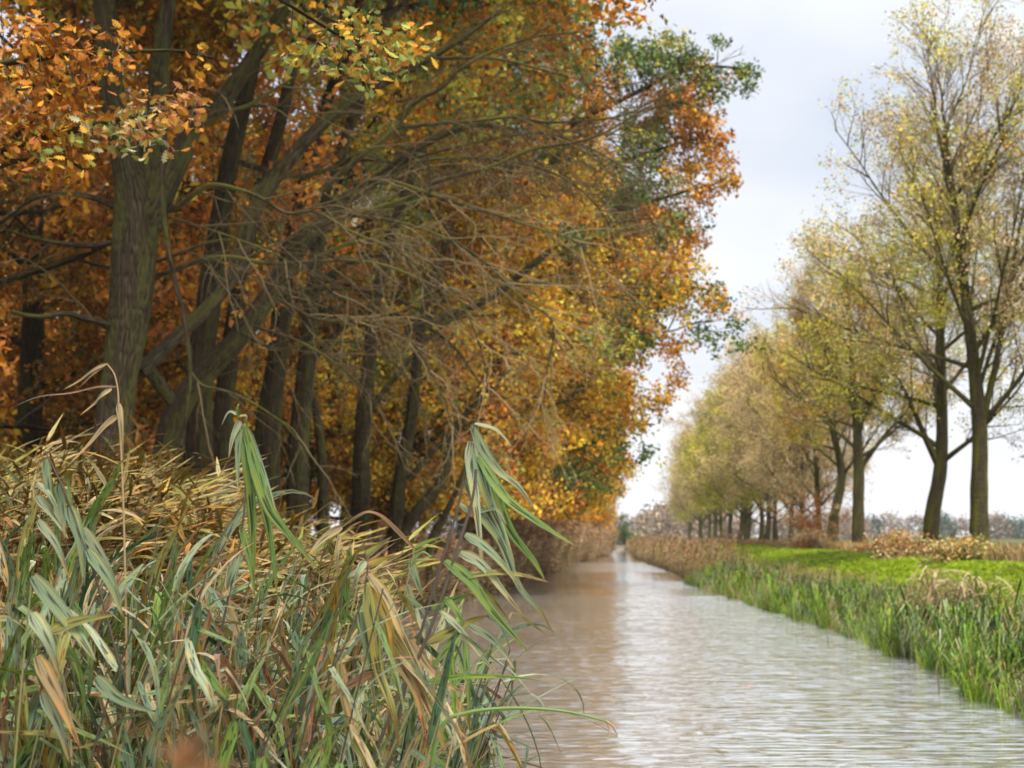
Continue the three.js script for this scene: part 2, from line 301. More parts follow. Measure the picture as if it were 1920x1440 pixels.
function leavesOn(r, tips, o, base, parent) { // leaf sprigs about the tips
  const lists = o.sprigs.map(() => []);
  for (const t of tips) {
    if (o.keep && !o.keep(t, r)) continue;
    const n = o.n * (0.4 + 1.2 * r()), wx = t.x, wy = t.y, wz = t.z;
    const patch = 0.5 + 0.95 * fbm(wx * o.patch + o.seed, wy * o.patch, wz * o.patch, 3);
    for (let k = 0; k < n; k++) { const p = t.clone().add(randDir(r).multiplyScalar(o.spread * Math.pow(r(), 0.6))).sub(base); if (p.y + base.y < (o.minY ?? 0.35)) continue; lists[Math.floor(r() * lists.length)].push([p, o.scale * (0.7 + 0.6 * r()), pick(r, o.pals, o.weights, patch + (r() - 0.5) * 0.3), [r() * 6.3, r() * 6.3, r() * 6.3]]); }
  }
  const crown = new THREE.Group(); crown.name = 'crown'; parent.add(crown);
  lists.forEach((l, k) => l.length && copies('leaves', o.sprigs[k], M.leaf, l, crown));
}
function trunkPart(tree, pts, radii, mat, sides = 14, flare = 0.5) { // bark-ridged trunk with a root flare
  const b = new Buf(), c = curve(pts, Math.max(24, pts.length * 6)), n = c.length;
  const f = (k) => { const q = k / (n - 1) * (radii.length - 1), i = Math.min(Math.floor(q), radii.length - 2); return lerp(radii[i], radii[i + 1], q - i); };
  b.tube(c, c.map((p, k) => f(k) * (1 + flare * Math.exp(-(p.y - pts[0].y) / 0.45) + 0.05 * noise.noise(p.y * 1.7, pts[0].x, 3))), sides);
  const P = b.p; for (let k = 0; k < P.length; k += 3) { const s = 1 + 0.0; const j = Math.floor(k / 3 / (sides + 1)), q = c[j], a = k / 3 % (sides + 1) % sides; const w = 0.07 * Math.sin(a * 2.1 + pts[0].x * 9) + 0.07 * noise.noise(a * 1.3, q.y * 0.9, pts[0].z); P[k] += (P[k] - q.x) * w; P[k + 2] += (P[k + 2] - q.z) * w; }
  return part('trunk', b.geo(tree.position), mat, tree);
}
const oakLevels = (k = 1) => [
  { per: 1.5 * k, from: 0.2, angle: 0.85, len: 2.4, rad: 0.03, segs: 6, sides: 5, wander: 0.2, up: 0.0, thick: true, lift: 0.1 },
  { per: 2.0 * k, from: 0.15, angle: 0.8, len: 1.15, rad: 0.010, segs: 4, sides: 4, wander: 0.24, up: -0.02, tip: true, mid: true },
  { per: 2.6 * k, from: 0.2, angle: 0.75, len: 0.5, rad: 0.0045, segs: 3, sides: 3, wander: 0.25, up: -0.02, tip: true },
];
function oak(name, label, group, o) { // a whole oak at o.base
  const r = rngOf(o.seed), base = o.base.clone(); base.y = groundY(base.x, base.z) - 0.08;
  const t = thing(name, label, 'oak tree', base, group), top = base.clone().add(V(o.lean[0], o.height * 0.72, o.lean[1]));
  const pts = curve([base, base.clone().lerp(top, 0.35).add(V((r() - 0.5) * 0.5, 0, (r() - 0.5) * 0.5)), base.clone().lerp(top, 0.7).add(V((r() - 0.5) * 0.7, 0, (r() - 0.5) * 0.7)), top], 14);
  trunkPart(t, pts, [o.r, o.r * 0.82, o.r * 0.62, o.r * 0.2], o.bark ?? M.darkBark, 12);
  const br = new Buf(), tw = new Buf(), tips = [];
  for (let k = 0; k < o.limbs; k++) {
    const q = o.from + (0.98 - o.from) * (k + 0.3 * r()) / o.limbs, [p] = along(pts, q), a = k * 2.399 + r() * 0.8 + (o.turn ?? 0);
    const el = lerp(-0.05, 0.95, Math.pow(k / o.limbs, 1.1)) + (r() - 0.5) * 0.3, dir = V(Math.cos(a) * Math.cos(el), Math.sin(el), Math.sin(a) * Math.cos(el));
    if (o.towards) dir.addScaledVector(o.towards, o.pull ?? 0.6).normalize();
    const len = o.reach * (0.75 + 0.45 * r()) * lerp(o.low ?? 0.8, 1, smooth(0, 0.5, k / o.limbs)) * (1 - 0.35 * Math.max(0, k / o.limbs - 0.4)), rr = o.r * lerp(0.34, 0.16, k / o.limbs), l = path(r, p, dir, len, 9, 0.17, 0.015);
    const lb = new Buf(); lb.tube(l, taper(rr, 0.018, l.length, 0.8), 6); part('limb', lb.geo(base), o.bark ?? M.darkBark, t);
    ramify(r, l, rr, { levels: oakLevels(o.density ?? 1).slice(0, o.depth ?? 3) }, br, tw, tips);
  }
  part('branches', br.geo(base), M.darkTwig, t); if (tw.n) part('twigs', tw.geo(base), M.twig, t);
  if (o.leaf) leavesOn(r, tips, { seed: o.seed % 17, patch: 0.22, spread: 0.5, scale: 1, n: 4, ...o.leaf }, base, t);
  return t;
}

// the bare-branched trees of the front row, shaped after the photograph; each stem or limb is [[px, py, depth offset], ...], width in px from foot to end
const bareLevels = (k = 1) => [
  { per: 2.7 * k, from: 0.12, angle: 0.7, len: 1.7, rad: 0.0125, segs: 7, sides: 4, wander: 0.17, up: -0.035, bias: 0.35 },
  { per: 3.0 * k, from: 0.15, angle: 0.75, len: 0.9, rad: 0.0075, segs: 5, sides: 3, wander: 0.22, up: -0.035, bias: 0.15 },
  { per: 3.4 * k, from: 0.2, angle: 0.75, len: 0.42, rad: 0.005, segs: 3, sides: 3, wander: 0.28, up: -0.02, tip: true },
];
function tracedTree(name, label, o) {
  const r = rngOf(o.seed), first = o.stems[0], m = pxAt(o.depth), P = ([x, y, dz = 0]) => at(x, y, o.depth + dz);
  const foot = P(first.p[0]), base = V(foot.x, groundY(foot.x, foot.z) - 0.1, foot.z), t = thing(name, label, o.category ?? 'tree', base);
  o.stems.forEach((s, k) => {
    const pts = s.p.map(P); if (s.ground !== false) pts.unshift(V(pts[0].x + (s.dx ?? 0), groundY(pts[0].x, pts[0].z) - 0.1, pts[0].z));
    trunkPart(t, pts, s.w.map((w) => w / 2 * m), o.bark ?? M.oakBark, 16, s.ground === false ? 0 : 0.35).name = k && s.ground === false ? 'limb' : 'trunk';
    if (s.twigs) { const br = new Buf(), tw = new Buf(); ramify(r, curve(pts.slice(1), 12), 0.1, { levels: bareLevels(s.twigs), bias: V(0.6, 0, 0.2) }, br, tw, []); part('twigs', tw.geo(base), M.twig, t); }
  });
  const tips = [];
  for (const l of o.limbs ?? []) {
    const pts = curve(l.p.map(P), l.p.length * 4), lb = new Buf(); let rr = l.w.map((w) => w / 2 * m);
    lb.tube(pts, pts.map((_, k) => lerp(rr[0], rr[1], k / (pts.length - 1)) * (1 + 0.12 * noise.noise(k * 0.9, l.p[0][0], 1))), 7);
    const lm = part('limb', lb.geo(base), l.mat ?? M.limbBark, t);
    if (l.twigs) { const br = new Buf(), tw = new Buf(); ramify(r, pts, rr[0], { levels: bareLevels(l.twigs), bias: l.bias ?? V(0.7, -0.25, 0.1) }, br, tw, tips); part('twigs', tw.geo(base), l.twigMat ?? M.twig, lm); }
  }
  if (o.crown) { // leafy top above the bare lower boughs
    const s0 = o.stems[0], top = curve(s0.p.map(P), 20), br = new Buf(), ct = [], c = o.crown;
    for (let k = 0; k < c.limbs; k++) { const [p] = along(top, lerp(c.from ?? 0.8, 0.995, k / c.limbs)), a = k * 2.399 + r(), el = 0.1 + 0.9 * k / c.limbs, l = path(r, p, V(Math.cos(a) * Math.cos(el), Math.sin(el), Math.sin(a) * Math.cos(el)), c.reach * (0.8 + 0.4 * r()), 8, 0.15, 0.02); br.tube(l, taper(0.07, 0.015, l.length), 5); ramify(r, l, 0.05, { levels: oakLevels(0.8).slice(0, 2) }, br, br, ct); }
    part('branches', br.geo(base), M.darkTwig, t);
    leavesOn(r, ct, { seed: o.seed, patch: 0.3, spread: 0.6, scale: 1.1, n: 8, sprigs: SPRIG.oak, pals: ['russet', 'olive', 'orange', 'green'], weights: c.weights ?? [0.35, 0.25, 0.2, 0.2] }, base, t);
  }
  if (o.leaf) leavesOn(r, o.leaf.at ? o.leaf.at(P, r) : tips, { seed: o.seed % 17, patch: 0.5, spread: 0.35, scale: 1, n: 2, sprigs: SPRIG.oakNear, ...o.leaf }, base, t);
  return t;
}
const LW = [0.24, 0.28, 0.14, 0.2, 0.14], LP = ['orange', 'gold', 'rust', 'olive', 'green'];
tracedTree('oak_tree', 'thick forked grey-brown oak trunk rising behind the tall dry bent reed', {
  seed: 5, depth: 20.8, crown: { limbs: 12, reach: 4.6, from: 0.84 }, category: 'oak tree',
  stems: [
    { p: [[212, 850], [224, 720], [243, 600], [254, 480], [257, 380], [232, 260], [208, 150], [200, 40], [190, -260], [230, -520]], w: [84, 74, 66, 78, 84, 80, 54, 46, 42, 30, 10] },
    { p: [[272, 420], [300, 355], [335, 290], [365, 232], [412, 195], [452, 140], [500, 70], [580, -80], [640, -260]], w: [66, 62, 50, 40, 36, 32, 28, 20, 8], ground: false, twigs: 0.6 },
    { p: [[262, 430], [285, 340], [290, 250], [300, 120], [322, -40], [340, -200]], w: [58, 50, 42, 36, 28, 12], ground: false },
  ],
  limbs: [
    { p: [[286, 412, 0.2], [341, 382, -0.2], [394, 347, -0.5], [444, 354, -0.6], [491, 372, -0.8], [538, 400, -0.8], [591, 397, -0.9], [660, 435, -1], [760, 480, -1.2], [840, 556, -1.3]], w: [11, 3], twigs: 0.9 },
    { p: [[350, 250], [400, 213, -0.4], [460, 200, -0.5], [522, 163, -0.7], [572, 135, -0.8], [640, 110, -0.9]], w: [10, 3], twigs: 0.7 },
    { p: [[460, 200, -0.5], [547, 200, -0.6], [641, 244, -0.7], [720, 300, -0.8]], w: [5, 2], twigs: 0.7 },
    { p: [[290, 520, 0.2], [332, 504, 0], [388, 485, -0.3], [435, 482, -0.4], [507, 494, -0.5], [660, 488, -0.7], [735, 502, -0.8], [835, 548, -1]], w: [13, 4], twigs: 1 },
    { p: [[280, 496, 0.2], [345, 472], [413, 450, -0.2], [466, 457, -0.3], [566, 488, -0.5], [640, 540, -0.6], [700, 610, -0.7]], w: [7, 2], twigs: 0.9 },
    { p: [[295, 400, -0.3], [375, 425, -0.5], [450, 450, -0.7], [560, 500, -0.9], [640, 560, -1]], w: [5, 2], twigs: 0.7 },
    { p: [[316, -60, -0.6], [312, 72, -0.7], [308, 240, -0.8], [305, 380, -0.8], [322, 500, -0.8], [347, 603, -0.8], [357, 712, -0.8], [346, 800, -0.8], [344, 850, -0.8]], w: [15, 5], mat: M.darkBark },
    { p: [[352, 690, -0.8], [378, 722, -0.8], [415, 731, -0.8], [460, 748, -0.9], [520, 785, -1], [555, 812, -1], [562, 850, -1]], w: [6, 2], twigs: 0.7, mat: M.ashBark },
    { p: [[232, 395], [180, 372, 0.4], [122, 363, 0.8], [60, 375, 1.2], [0, 420, 1.5]], w: [15, 5], twigs: 0.5, bias: V(-0.4, 0, 0), mat: M.darkBark },
    { p: [[230, 452], [180, 460], [122, 457, 0.4], [60, 446, 0.8], [10, 430, 1]], w: [14, 5], twigs: 0.5, bias: V(-0.4, 0, 0), mat: M.darkBark },
    { p: [[220, 622], [190, 605, -0.2], [163, 598, -0.3], [122, 588, -0.5], [72, 594, -0.7], [20, 585, -0.9]], w: [16, 8], twigs: 0.4, bias: V(-0.4, -0.2, 0), mat: M.darkBark },
  ],
});
tracedTree('oak_tree', 'leaning mossy trunk sweeping towards the water behind the reed clump', {
  seed: 6, depth: 24, category: 'tree',
  stems: [
    { p: [[312, 850], [341, 756], [397, 687], [450, 631], [529, 519], [580, 440], [640, 380], [715, 332], [794, 272], [850, 246], [900, 235], [951, 241], [1004, 263]], w: [54, 50, 46, 42, 40, 36, 30, 24, 20, 16, 12, 9, 7, 3], twigs: 1 },
    { p: [[262, 698, -1.5], [341, 622, -1], [404, 562, -0.6], [447, 500, -0.4], [475, 400, -0.3], [560, 279, -0.2], [660, 188], [770, 128], [850, 82], [940, 20]], w: [26, 26, 26, 28, 30, 26, 22, 18, 12, 6], ground: false, twigs: 0.8 },
    { p: [[275, 688, -0.4], [300, 722, -0.2], [332, 762]], w: [22, 26, 28], ground: false },
  ],
  limbs: [
    { p: [[600, 360, -0.2], [660, 307, -0.2], [738, 244, -0.4], [776, 194, -0.5], [829, 163, -0.6], [866, 127, -0.7], [929, 94, -0.8], [1000, 70, -0.9], [1090, 60, -1]], w: [13, 3], twigs: 1 },
    { p: [[742, 240, -0.4], [816, 232, -0.6], [897, 226, -0.8], [960, 219, -0.9], [1022, 229, -1], [1097, 226, -1.1], [1166, 216, -1.2], [1260, 172, -1.3]], w: [9, 2], twigs: 1.1 },
    { p: [[560, 430, -0.3], [660, 404, -0.5], [779, 366, -0.8], [810, 344, -0.9], [872, 326, -1], [935, 307, -1.1], [991, 282, -1.2], [1082, 266, -1.3], [1129, 251, -1.4], [1191, 216, -1.5]], w: [13, 3], twigs: 1.2 },
    { p: [[650, 372, -0.3], [701, 337, -0.5], [797, 360, -0.9], [860, 382, -1.1], [954, 410, -1.3], [1019, 432, -1.4], [1076, 451, -1.5], [1120, 500, -1.6]], w: [10, 2], twigs: 1.3, twigMat: M.paleTwig },
    { p: [[797, 262, -1], [806, 341, -1], [807, 404, -1], [818, 436, -1]], w: [4, 1.5], twigs: 0.5, mat: M.darkBark },
    { p: [[760, 620, 1], [860, 585, 0.8], [935, 547, 0.6], [985, 507, 0.5], [1032, 469, 0.4]], w: [20, 13], mat: M.darkBark },
    { p: [[930, 543, 0.5], [1000, 530, 0.4], [1080, 540, 0.2], [1120, 548, 0.1]], w: [7, 2], twigs: 0.6, mat: M.darkBark },
    { p: [[520, 536, -0.4], [620, 470, -0.8], [700, 450, -1], [790, 480, -1.2], [860, 560, -1.4], [900, 650, -1.5], [920, 760, -1.5]], w: [9, 2], twigs: 1.2, twigMat: M.paleTwig },
    { p: [[640, 400, -0.7], [760, 420, -1], [880, 470, -1.3], [980, 560, -1.5], [1036, 604, -1.5], [1025, 700, -1.5], [1018, 790, -1.5]], w: [8, 2], twigs: 1.2, twigMat: M.paleTwig },
    { p: [[520, 560, -0.6], [600, 600, -0.9], [680, 600, -1.1], [770, 640, -1.3], [820, 720, -1.4], [850, 800, -1.4]], w: [7, 2], twigs: 1.1, twigMat: M.paleTwig },
    { p: [[470, 610, -0.4], [560, 640, -0.8], [640, 690, -1], [720, 780, -1.1], [760, 880, -1.1]], w: [7, 2], twigs: 0.9 },
    { p: [[455, 625, -0.2], [520, 655, -0.4], [600, 640, -0.6], [700, 650, -0.8], [760, 700, -1]], w: [9, 2], twigs: 0.9 },
    { p: [[690, 340, 0], [800, 300, -0.2], [930, 300, -0.4], [1050, 330, -0.6], [1130, 400, -0.8], [1160, 480, -0.9]], w: [9, 2], twigs: 1.3 },
    { p: [[760, 300, 0.4], [880, 270, 0.2], [1020, 250, 0], [1130, 290, -0.2], [1200, 340, -0.3]], w: [8, 2], twigs: 1.2 },
    { p: [[800, 110, 0], [930, 110, -0.2], [1050, 140, -0.4], [1160, 170, -0.5]], w: [8, 2], twigs: 1.2 },
  ],
});
tracedTree('oak_tree', 'upright dark trunk pair crowded behind the leaning mossy trunk', {
  seed: 7, depth: 25.5, crown: { limbs: 11, reach: 4.6, from: 0.86 }, category: 'oak tree', bark: M.darkBark,
  stems: [
    { p: [[372, 880], [374, 700], [392, 560], [410, 430], [432, 300], [462, 170], [490, 40], [520, -250], [530, -420]], w: [64, 58, 50, 46, 40, 36, 30, 26, 18, 8], twigs: 0.6 },
    { p: [[414, 880, 1], [420, 760, 1], [440, 600, 1], [470, 420, 1], [520, 250, 1], [560, 60, 1], [600, -200, 1]], w: [54, 48, 40, 34, 30, 26, 20, 8], twigs: 0.6 },
  ],
  limbs: [{ p: [[430, 640, 1], [520, 560, 0.8], [620, 540, 0.6], [740, 560, 0.4], [850, 620, 0.2]], w: [16, 3], twigs: 1, mat: M.darkBark }, { p: [[436, 300], [560, 330], [680, 300], [800, 320]], w: [14, 3], twigs: 1, mat: M.darkBark }],
});
tracedTree('oak_tree', 'dark straight trunk with a lighter neighbour behind the green reed clump', {
  seed: 8, depth: 29, crown: { limbs: 10, reach: 4.6, from: 0.84 }, category: 'oak tree', bark: M.darkBark,
  stems: [{ p: [[500, 900], [506, 780], [522, 660], [535, 520], [560, 380], [600, 230], [660, 60], [700, -160]], w: [60, 54, 46, 38, 32, 28, 24, 18, 6], twigs: 0.7 }],
  limbs: [{ p: [[530, 600], [610, 520, -0.2], [700, 480, -0.4], [800, 500, -0.5]], w: [15, 3], twigs: 1, mat: M.darkBark }],
});
tracedTree('oak_tree', 'brown trunk with a low fork, beside the dark straight trunk', {
  seed: 9, depth: 31.5, crown: { limbs: 10, reach: 4.4, from: 0.84 }, category: 'oak tree',
  stems: [{ p: [[557, 930], [560, 820], [572, 700], [583, 572], [600, 430], [640, 280], [700, 120], [760, -100]], w: [46, 42, 38, 34, 30, 26, 22, 16, 6], twigs: 0.7 }, { p: [[606, 930, 1], [600, 820, 1], [585, 730, 0.5]], w: [24, 22, 18, 14] }],
  limbs: [{ p: [[575, 690], [650, 610], [740, 590], [840, 640], [900, 720]], w: [12, 3], twigs: 1.1, mat: M.darkBark }],
});
tracedTree('oak_tree', 'slim dark trunk dividing above the reeds among drooping twigs', {
  seed: 10, depth: 39, crown: { limbs: 10, reach: 4.4, from: 0.8, weights: [0.1, 0.3, 0.1, 0.5] }, category: 'oak tree', bark: M.darkBark,
  stems: [{ p: [[676, 940], [680, 800], [692, 680], [705, 560], [740, 420], [800, 260], [850, 120], [880, -40]], w: [36, 34, 30, 26, 22, 20, 16, 12, 5], twigs: 0.6 }],
  limbs: [{ p: [[684, 780], [730, 720], [790, 650], [850, 600], [930, 590]], w: [14, 3], twigs: 0.9, mat: M.darkBark }],
});
tracedTree('oak_tree', 'leaning multi-stemmed dark tree standing at the water edge', {
  seed: 12, depth: 37, category: 'tree', bark: M.darkBark,
  stems: [
    { p: [[744, 980], [750, 900], [772, 780], [780, 700], [800, 560], [850, 420]], w: [30, 28, 24, 22, 18, 14, 6], twigs: 0.6 },
    { p: [[758, 1000], [782, 960], [826, 905], [842, 850], [856, 800], [905, 745], [960, 690]], w: [26, 24, 22, 20, 16, 12, 9, 4], twigs: 0.7, dx: -0.1 },
    { p: [[808, 1015], [835, 965], [860, 910], [885, 850], [930, 790]], w: [14, 13, 11, 9, 7, 3], twigs: 0.7 },
  ],
  limbs: [{ p: [[765, 900], [830, 830], [890, 790], [980, 780]], w: [12, 3], twigs: 0.8, mat: M.darkBark }],
  leaf: { n: 1.4, pals: LP, weights: LW, sprigs: SPRIG.oak, keep: (t, r) => r() < 0.5 },
});

// ---------------------------------------------------------------- the leafy oaks of the wood
function overhang(tree) { // the long boughs that hang out over the canal: [path], [[x, y, half width, half height, sprigs, colours], ...]
  const r = rngOf(640), D = 51, base = tree.position, lists = [[], [], []];
  const G = ['green', 'green', 'olive'], O = ['orange'], A = ['gold', 'orange'], R = ['rust', 'orange'];
  for (const [px, w, zones] of [
    [[[930, 330], [1060, 240], [1180, 180], [1290, 130], [1385, 128], [1420, 140]], 16, [[1130, 110, 80, 40, 130, G], [1215, 120, 75, 60, 220, G], [1290, 150, 45, 60, 150, G], [1340, 165, 22, 20, 26, G], [1392, 148, 26, 20, 42, G], [1345, 82, 14, 8, 8, G], [1250, 90, 50, 30, 60, ['olive']]]],
    [[[940, 400], [1100, 320], [1220, 285], [1310, 260], [1362, 262]], 15, [[1275, 215, 42, 42, 130, O], [1330, 245, 38, 34, 90, O], [1290, 300, 50, 34, 100, A], [1210, 260, 50, 60, 110, G], [1350, 300, 20, 20, 26, O]]],
    [[[960, 470], [1110, 410], [1230, 375], [1320, 350], [1378, 336]], 13, [[1320, 365, 26, 28, 44, O], [1360, 338, 26, 12, 30, A], [1250, 400, 45, 30, 60, R], [1290, 440, 30, 22, 26, O], [1150, 390, 50, 50, 80, G]]],
    [[[990, 640], [1110, 585], [1220, 545], [1310, 540], [1366, 560]], 13, [[1160, 560, 60, 30, 90, A], [1240, 545, 50, 30, 80, A], [1310, 550, 40, 24, 60, A], [1350, 575, 20, 14, 20, O], [1235, 490, 40, 20, 34, A], [1180, 610, 50, 40, 80, A]]],
    [[[1000, 760], [1110, 690], [1200, 650], [1260, 650], [1290, 700]], 10, [[1190, 660, 40, 30, 60, R], [1250, 650, 26, 20, 26, O], [1268, 715, 14, 24, 20, O], [1295, 640, 20, 10, 12, A]]]]) {
    const pts = curve(px.map(([x, y]) => at(x, y, D)), 24), b = new Buf(), tw = new Buf(); b.tube(pts, taper(w / 2 * pxAt(D), 0.015, pts.length), 6); const limb = part('limb', b.geo(base), M.darkBark, tree);
    for (const [zx, zy, zw, zh, n, pal] of zones) for (let k = 0; k < n; k += 5) {
      const a = r() * 6.28, q = Math.sqrt(r()), c = at(zx + Math.cos(a) * q * zw, zy + Math.sin(a) * q * zh, D + (r() - 0.5) * 3); let best = pts[0]; for (const p of pts) if (p.distanceTo(c) < best.distanceTo(c)) best = p;
      tw.tube(curve([best, best.clone().lerp(c, 0.5).add(V(0, 0.12, 0)), c], 4), taper(0.014, 0.006, 5), 3);
      for (let j = 0; j < 5; j++) { const p = c.clone().add(randDir(r).multiplyScalar(0.28 * Math.sqrt(r()))).sub(base); lists[Math.floor(r() * 3)].push([p, 0.85 + 0.4 * r(), pick(r, pal, pal.map(() => 1 / pal.length), r()), [r() * 6.3, r() * 6.3, r() * 6.3]]); }
    }
    part('twigs', tw.geo(base), M.darkTwig, limb);
  }
  lists.forEach((l, k) => copies('leaves', SPRIG.oak[k], M.leaf, l, tree));
}
const toCanal = V(1, 0.05, 0.1);
const row = [ // u, depth, height, radius, reach, palette weights, label
  [-6.4, 46, 12, 0.28, 6.6, LP, LW, 'orange oak with low boughs reaching out over the water'],
  [-5.0, 53, 20, 0.36, 9.4, ['green', 'olive', 'orange', 'gold'], [0.5, 0.08, 0.27, 0.15], 'tall oak with mixed dark green and orange crown reaching furthest over the canal'],
  [-4.8, 62, 19, 0.34, 7.4, ['gold', 'orange', 'olive', 'green'], [0.35, 0.25, 0.2, 0.2], 'tall golden oak rising behind the green and orange crown'],
  [-8.8, 43, 20, 0.3, 5.8, ['russet', 'gold', 'olive', 'green'], [0.35, 0.25, 0.25, 0.15], 'tall olive and brown oak rising behind the tangle of bare branches'],
  [-8.6, 57, 23, 0.32, 6.4, ['gold', 'russet', 'olive', 'green'], [0.3, 0.3, 0.2, 0.2], 'tall brown-gold oak set back from the water behind the mixed green crown'],
  [-6.2, 73, 15, 0.3, 5.4, LP, LW, 'mid-sized orange oak beyond the green-crowned oak'],
  [-5.6, 84, 15, 0.3, 5.2, ['gold', 'orange', 'olive', 'rust'], [0.35, 0.3, 0.2, 0.15], 'yellow-orange oak leaning over the brown reeds of the far bank'],
  [-5.4, 97, 14, 0.3, 4.9, ['gold', 'olive', 'orange', 'green'], [0.4, 0.25, 0.2, 0.15], 'olive and gold oak near the narrow end of the canal'],
  [-4.6, 114, 14, 0.3, 4.4, ['orange', 'gold', 'olive'], [0.5, 0.4, 0.1], 'bright orange oak near the narrow end of the canal'],
  [-4.4, 133, 14, 0.3, 4.2, ['gold', 'orange', 'olive'], [0.5, 0.3, 0.2], 'last golden oak before the far end of the canal'],
];
row.forEach(([u, d, height, rad, reach, pals, weights, label], k) => {
  const tree = oak('oak_tree', label, undefined, { seed: 500 + k * 7, base: fromU(u, d), lean: [1.2, 0], height, r: rad, reach, limbs: 17, from: 0.17, towards: toCanal, pull: d > 70 ? 0.15 : 0.6, low: 0.5, turn: k, density: d > 80 ? 0.8 : 1, depth: d > 80 ? 2 : 3,
    leaf: { minY: d > 45 ? 2.3 + 0.8 * ((k * 37) % 10) / 10 : 1.5, n: d > 80 ? 6 : d === 53 ? 2.6 : 3.4, pals, weights, sprigs: d > 60 ? SPRIG.far : SPRIG.oak, spread: d > 60 ? 0.7 : 0.5, scale: d > 60 ? 0.8 : 1 } });
  if (d === 53) overhang(tree);
});
{ // behind the front row: three patterns, repeated
  const protos = [0, 1, 2, 3].map((k) => {
    const t = oak('oak_tree', 'orange-leaved oak in the wood behind the front row of trunks', 'oaks deeper in the wood', { seed: 900 + k * 13, base: V(0, 0, 0), lean: [0.5 - k * 0.3, 0.3], height: 15 + k, r: 0.26, reach: 5.2, limbs: 15, from: 0.1, density: 0.8, depth: 2, leaf: { n: 11, pals: [['russet', 'rust', 'orange', 'olive'], ['russet', 'gold', 'rust', 'olive'], ['russet', 'orange', 'green', 'rust'], ['rust', 'russet', 'olive', 'gold']][k], weights: [0.52, 0.18, 0.16, 0.14], sprigs: SPRIG.oak, spread: 0.7, scale: 1 } });
    return t;
  });
  const spots = [[-11.5, 27], [-12.5, 33.5], [-11, 39], [-12, 45], [-12.5, 52], [-12, 60], [-12, 70], [-12, 82], [-18, 40], [-19, 49], [-18.5, 58], [-19, 68], [-25, 60], [-26, 72], [-12, 98], [-11, 120], [-10, 150], [-5.5, 156], [-5, 182]];
  const r = rngOf(77);
  spots.forEach(([u, d], k) => {
    const p = protos[k % 4], t = k < 4 ? p : p.clone(); if (k >= 4) { t.name = numbered('oak_tree'); scene.add(t); }
    const q = fromU(u + (r() - 0.5), d); t.position.set(q.x, groundY(q.x, q.z) - 0.05, q.z); t.rotation.y = r() * 6.28; t.scale.setScalar(0.9 + 0.25 * r());
  });
}

// ---------------------------------------------------------------- the row of tall trees on the right bank
const ashLevels = (k) => [
  { per: 1.7 * k, from: 0.12, angle: 0.55, len: 2.3, rad: 0.028, segs: 6, sides: 4, wander: 0.15, up: 0.05, thick: true },
  { per: 2.6 * k, from: 0.1, angle: 0.6, len: 1.35, rad: 0.013, segs: 4, sides: 3, wander: 0.16, up: 0.04, tip: true, mid: true },
  { per: 2.6 * k, from: 0.15, angle: 0.55, len: 0.75, rad: 0.008, segs: 3, sides: 3, wander: 0.16, up: 0.03, tip: true },
];
function ash(label, group, o) {
  const r = rngOf(o.seed), base = o.base.clone(); base.y = groundY(base.x, base.z) - 0.08;
  const t = thing('ash_tree', label, 'tree', base, group), br = new Buf(), tw = new Buf(), tips = [];
  const fy = o.fork, top = base.clone().add(V(o.lean, o.height * 0.8, 0));
  const pts = curve([base, base.clone().add(V(o.bend * 0.3, fy * 0.45, 0)), base.clone().add(V(o.bend, fy, 0)), base.clone().add(V(lerp(o.bend, o.lean, 0.5), o.height * 0.5, 0.2)), top], 16);
  trunkPart(t, pts, [o.r, o.r * 0.92, o.r * 0.8, o.r * 0.5, o.r * 0.12], M.ashBark, 12, 0.3);
  const limbAt = (q, dir, len, rr) => { let j = 0; while (j < pts.length - 2 && pts[j + 1].y - base.y < q * o.height * 0.8) j++; const p = pts[j].clone().lerp(pts[j + 1], clamp((q * o.height * 0.8 - pts[j].y + base.y) / (pts[j + 1].y - pts[j].y))), l = path(r, p, dir, len, 9, 0.1, 0.035), lb = new Buf(); lb.tube(l, taper(rr, 0.014, l.length, 0.8), 6); part('limb', lb.geo(base), M.ashBark, t); ramify(r, l, rr, { levels: ashLevels(o.density ?? 1) }, br, tw, tips); };
  for (let k = 0; k < o.limbs; k++) { const f = k / o.limbs, q = lerp(fy / o.height / 0.8, 0.97, f), a = k * 2.399 + r(), el = lerp(0.75, 1.15, f) + (r() - 0.5) * 0.35 - (k % 4 === 0 && k > 3 ? 0.45 : 0); limbAt(q, V(Math.cos(a) * Math.cos(el), Math.sin(el), Math.sin(a) * Math.cos(el)), lerp(o.reach, o.reach * 0.5, f) * (0.8 + 0.4 * r()), o.r * lerp(0.34, 0.14, f)); }
  for (const [q, x, y, z, len] of o.extra ?? []) limbAt(q, V(x, y, z).normalize(), len, o.r * 0.5);
  part('branches', br.geo(base), o.dark ? M.darkTwig : M.twig, t); part('twigs', tw.geo(base), M.ashTwig, t);
  leavesOn(r, tips, { seed: o.seed % 19, keep: (t, q) => fbm(t.x * 0.5 + o.seed, t.y * 0.5, t.z * 0.5, 3) + 0.25 * (q() - 0.5) > -0.02 - 0.12 * (o.full ?? 0), patch: 0.35, spread: 0.4, scale: 1, n: 1, sprigs: SPRIG.ash, ...o.leaf }, base, t);
  return t;
}
const ashRow = 'row of tall trees along the right bank', RU = 11;
const dAt = (px) => RU / ((px - 1165) / F);
const lf = (n, pals, weights, x = {}) => ({ n, pals, weights, ...x });
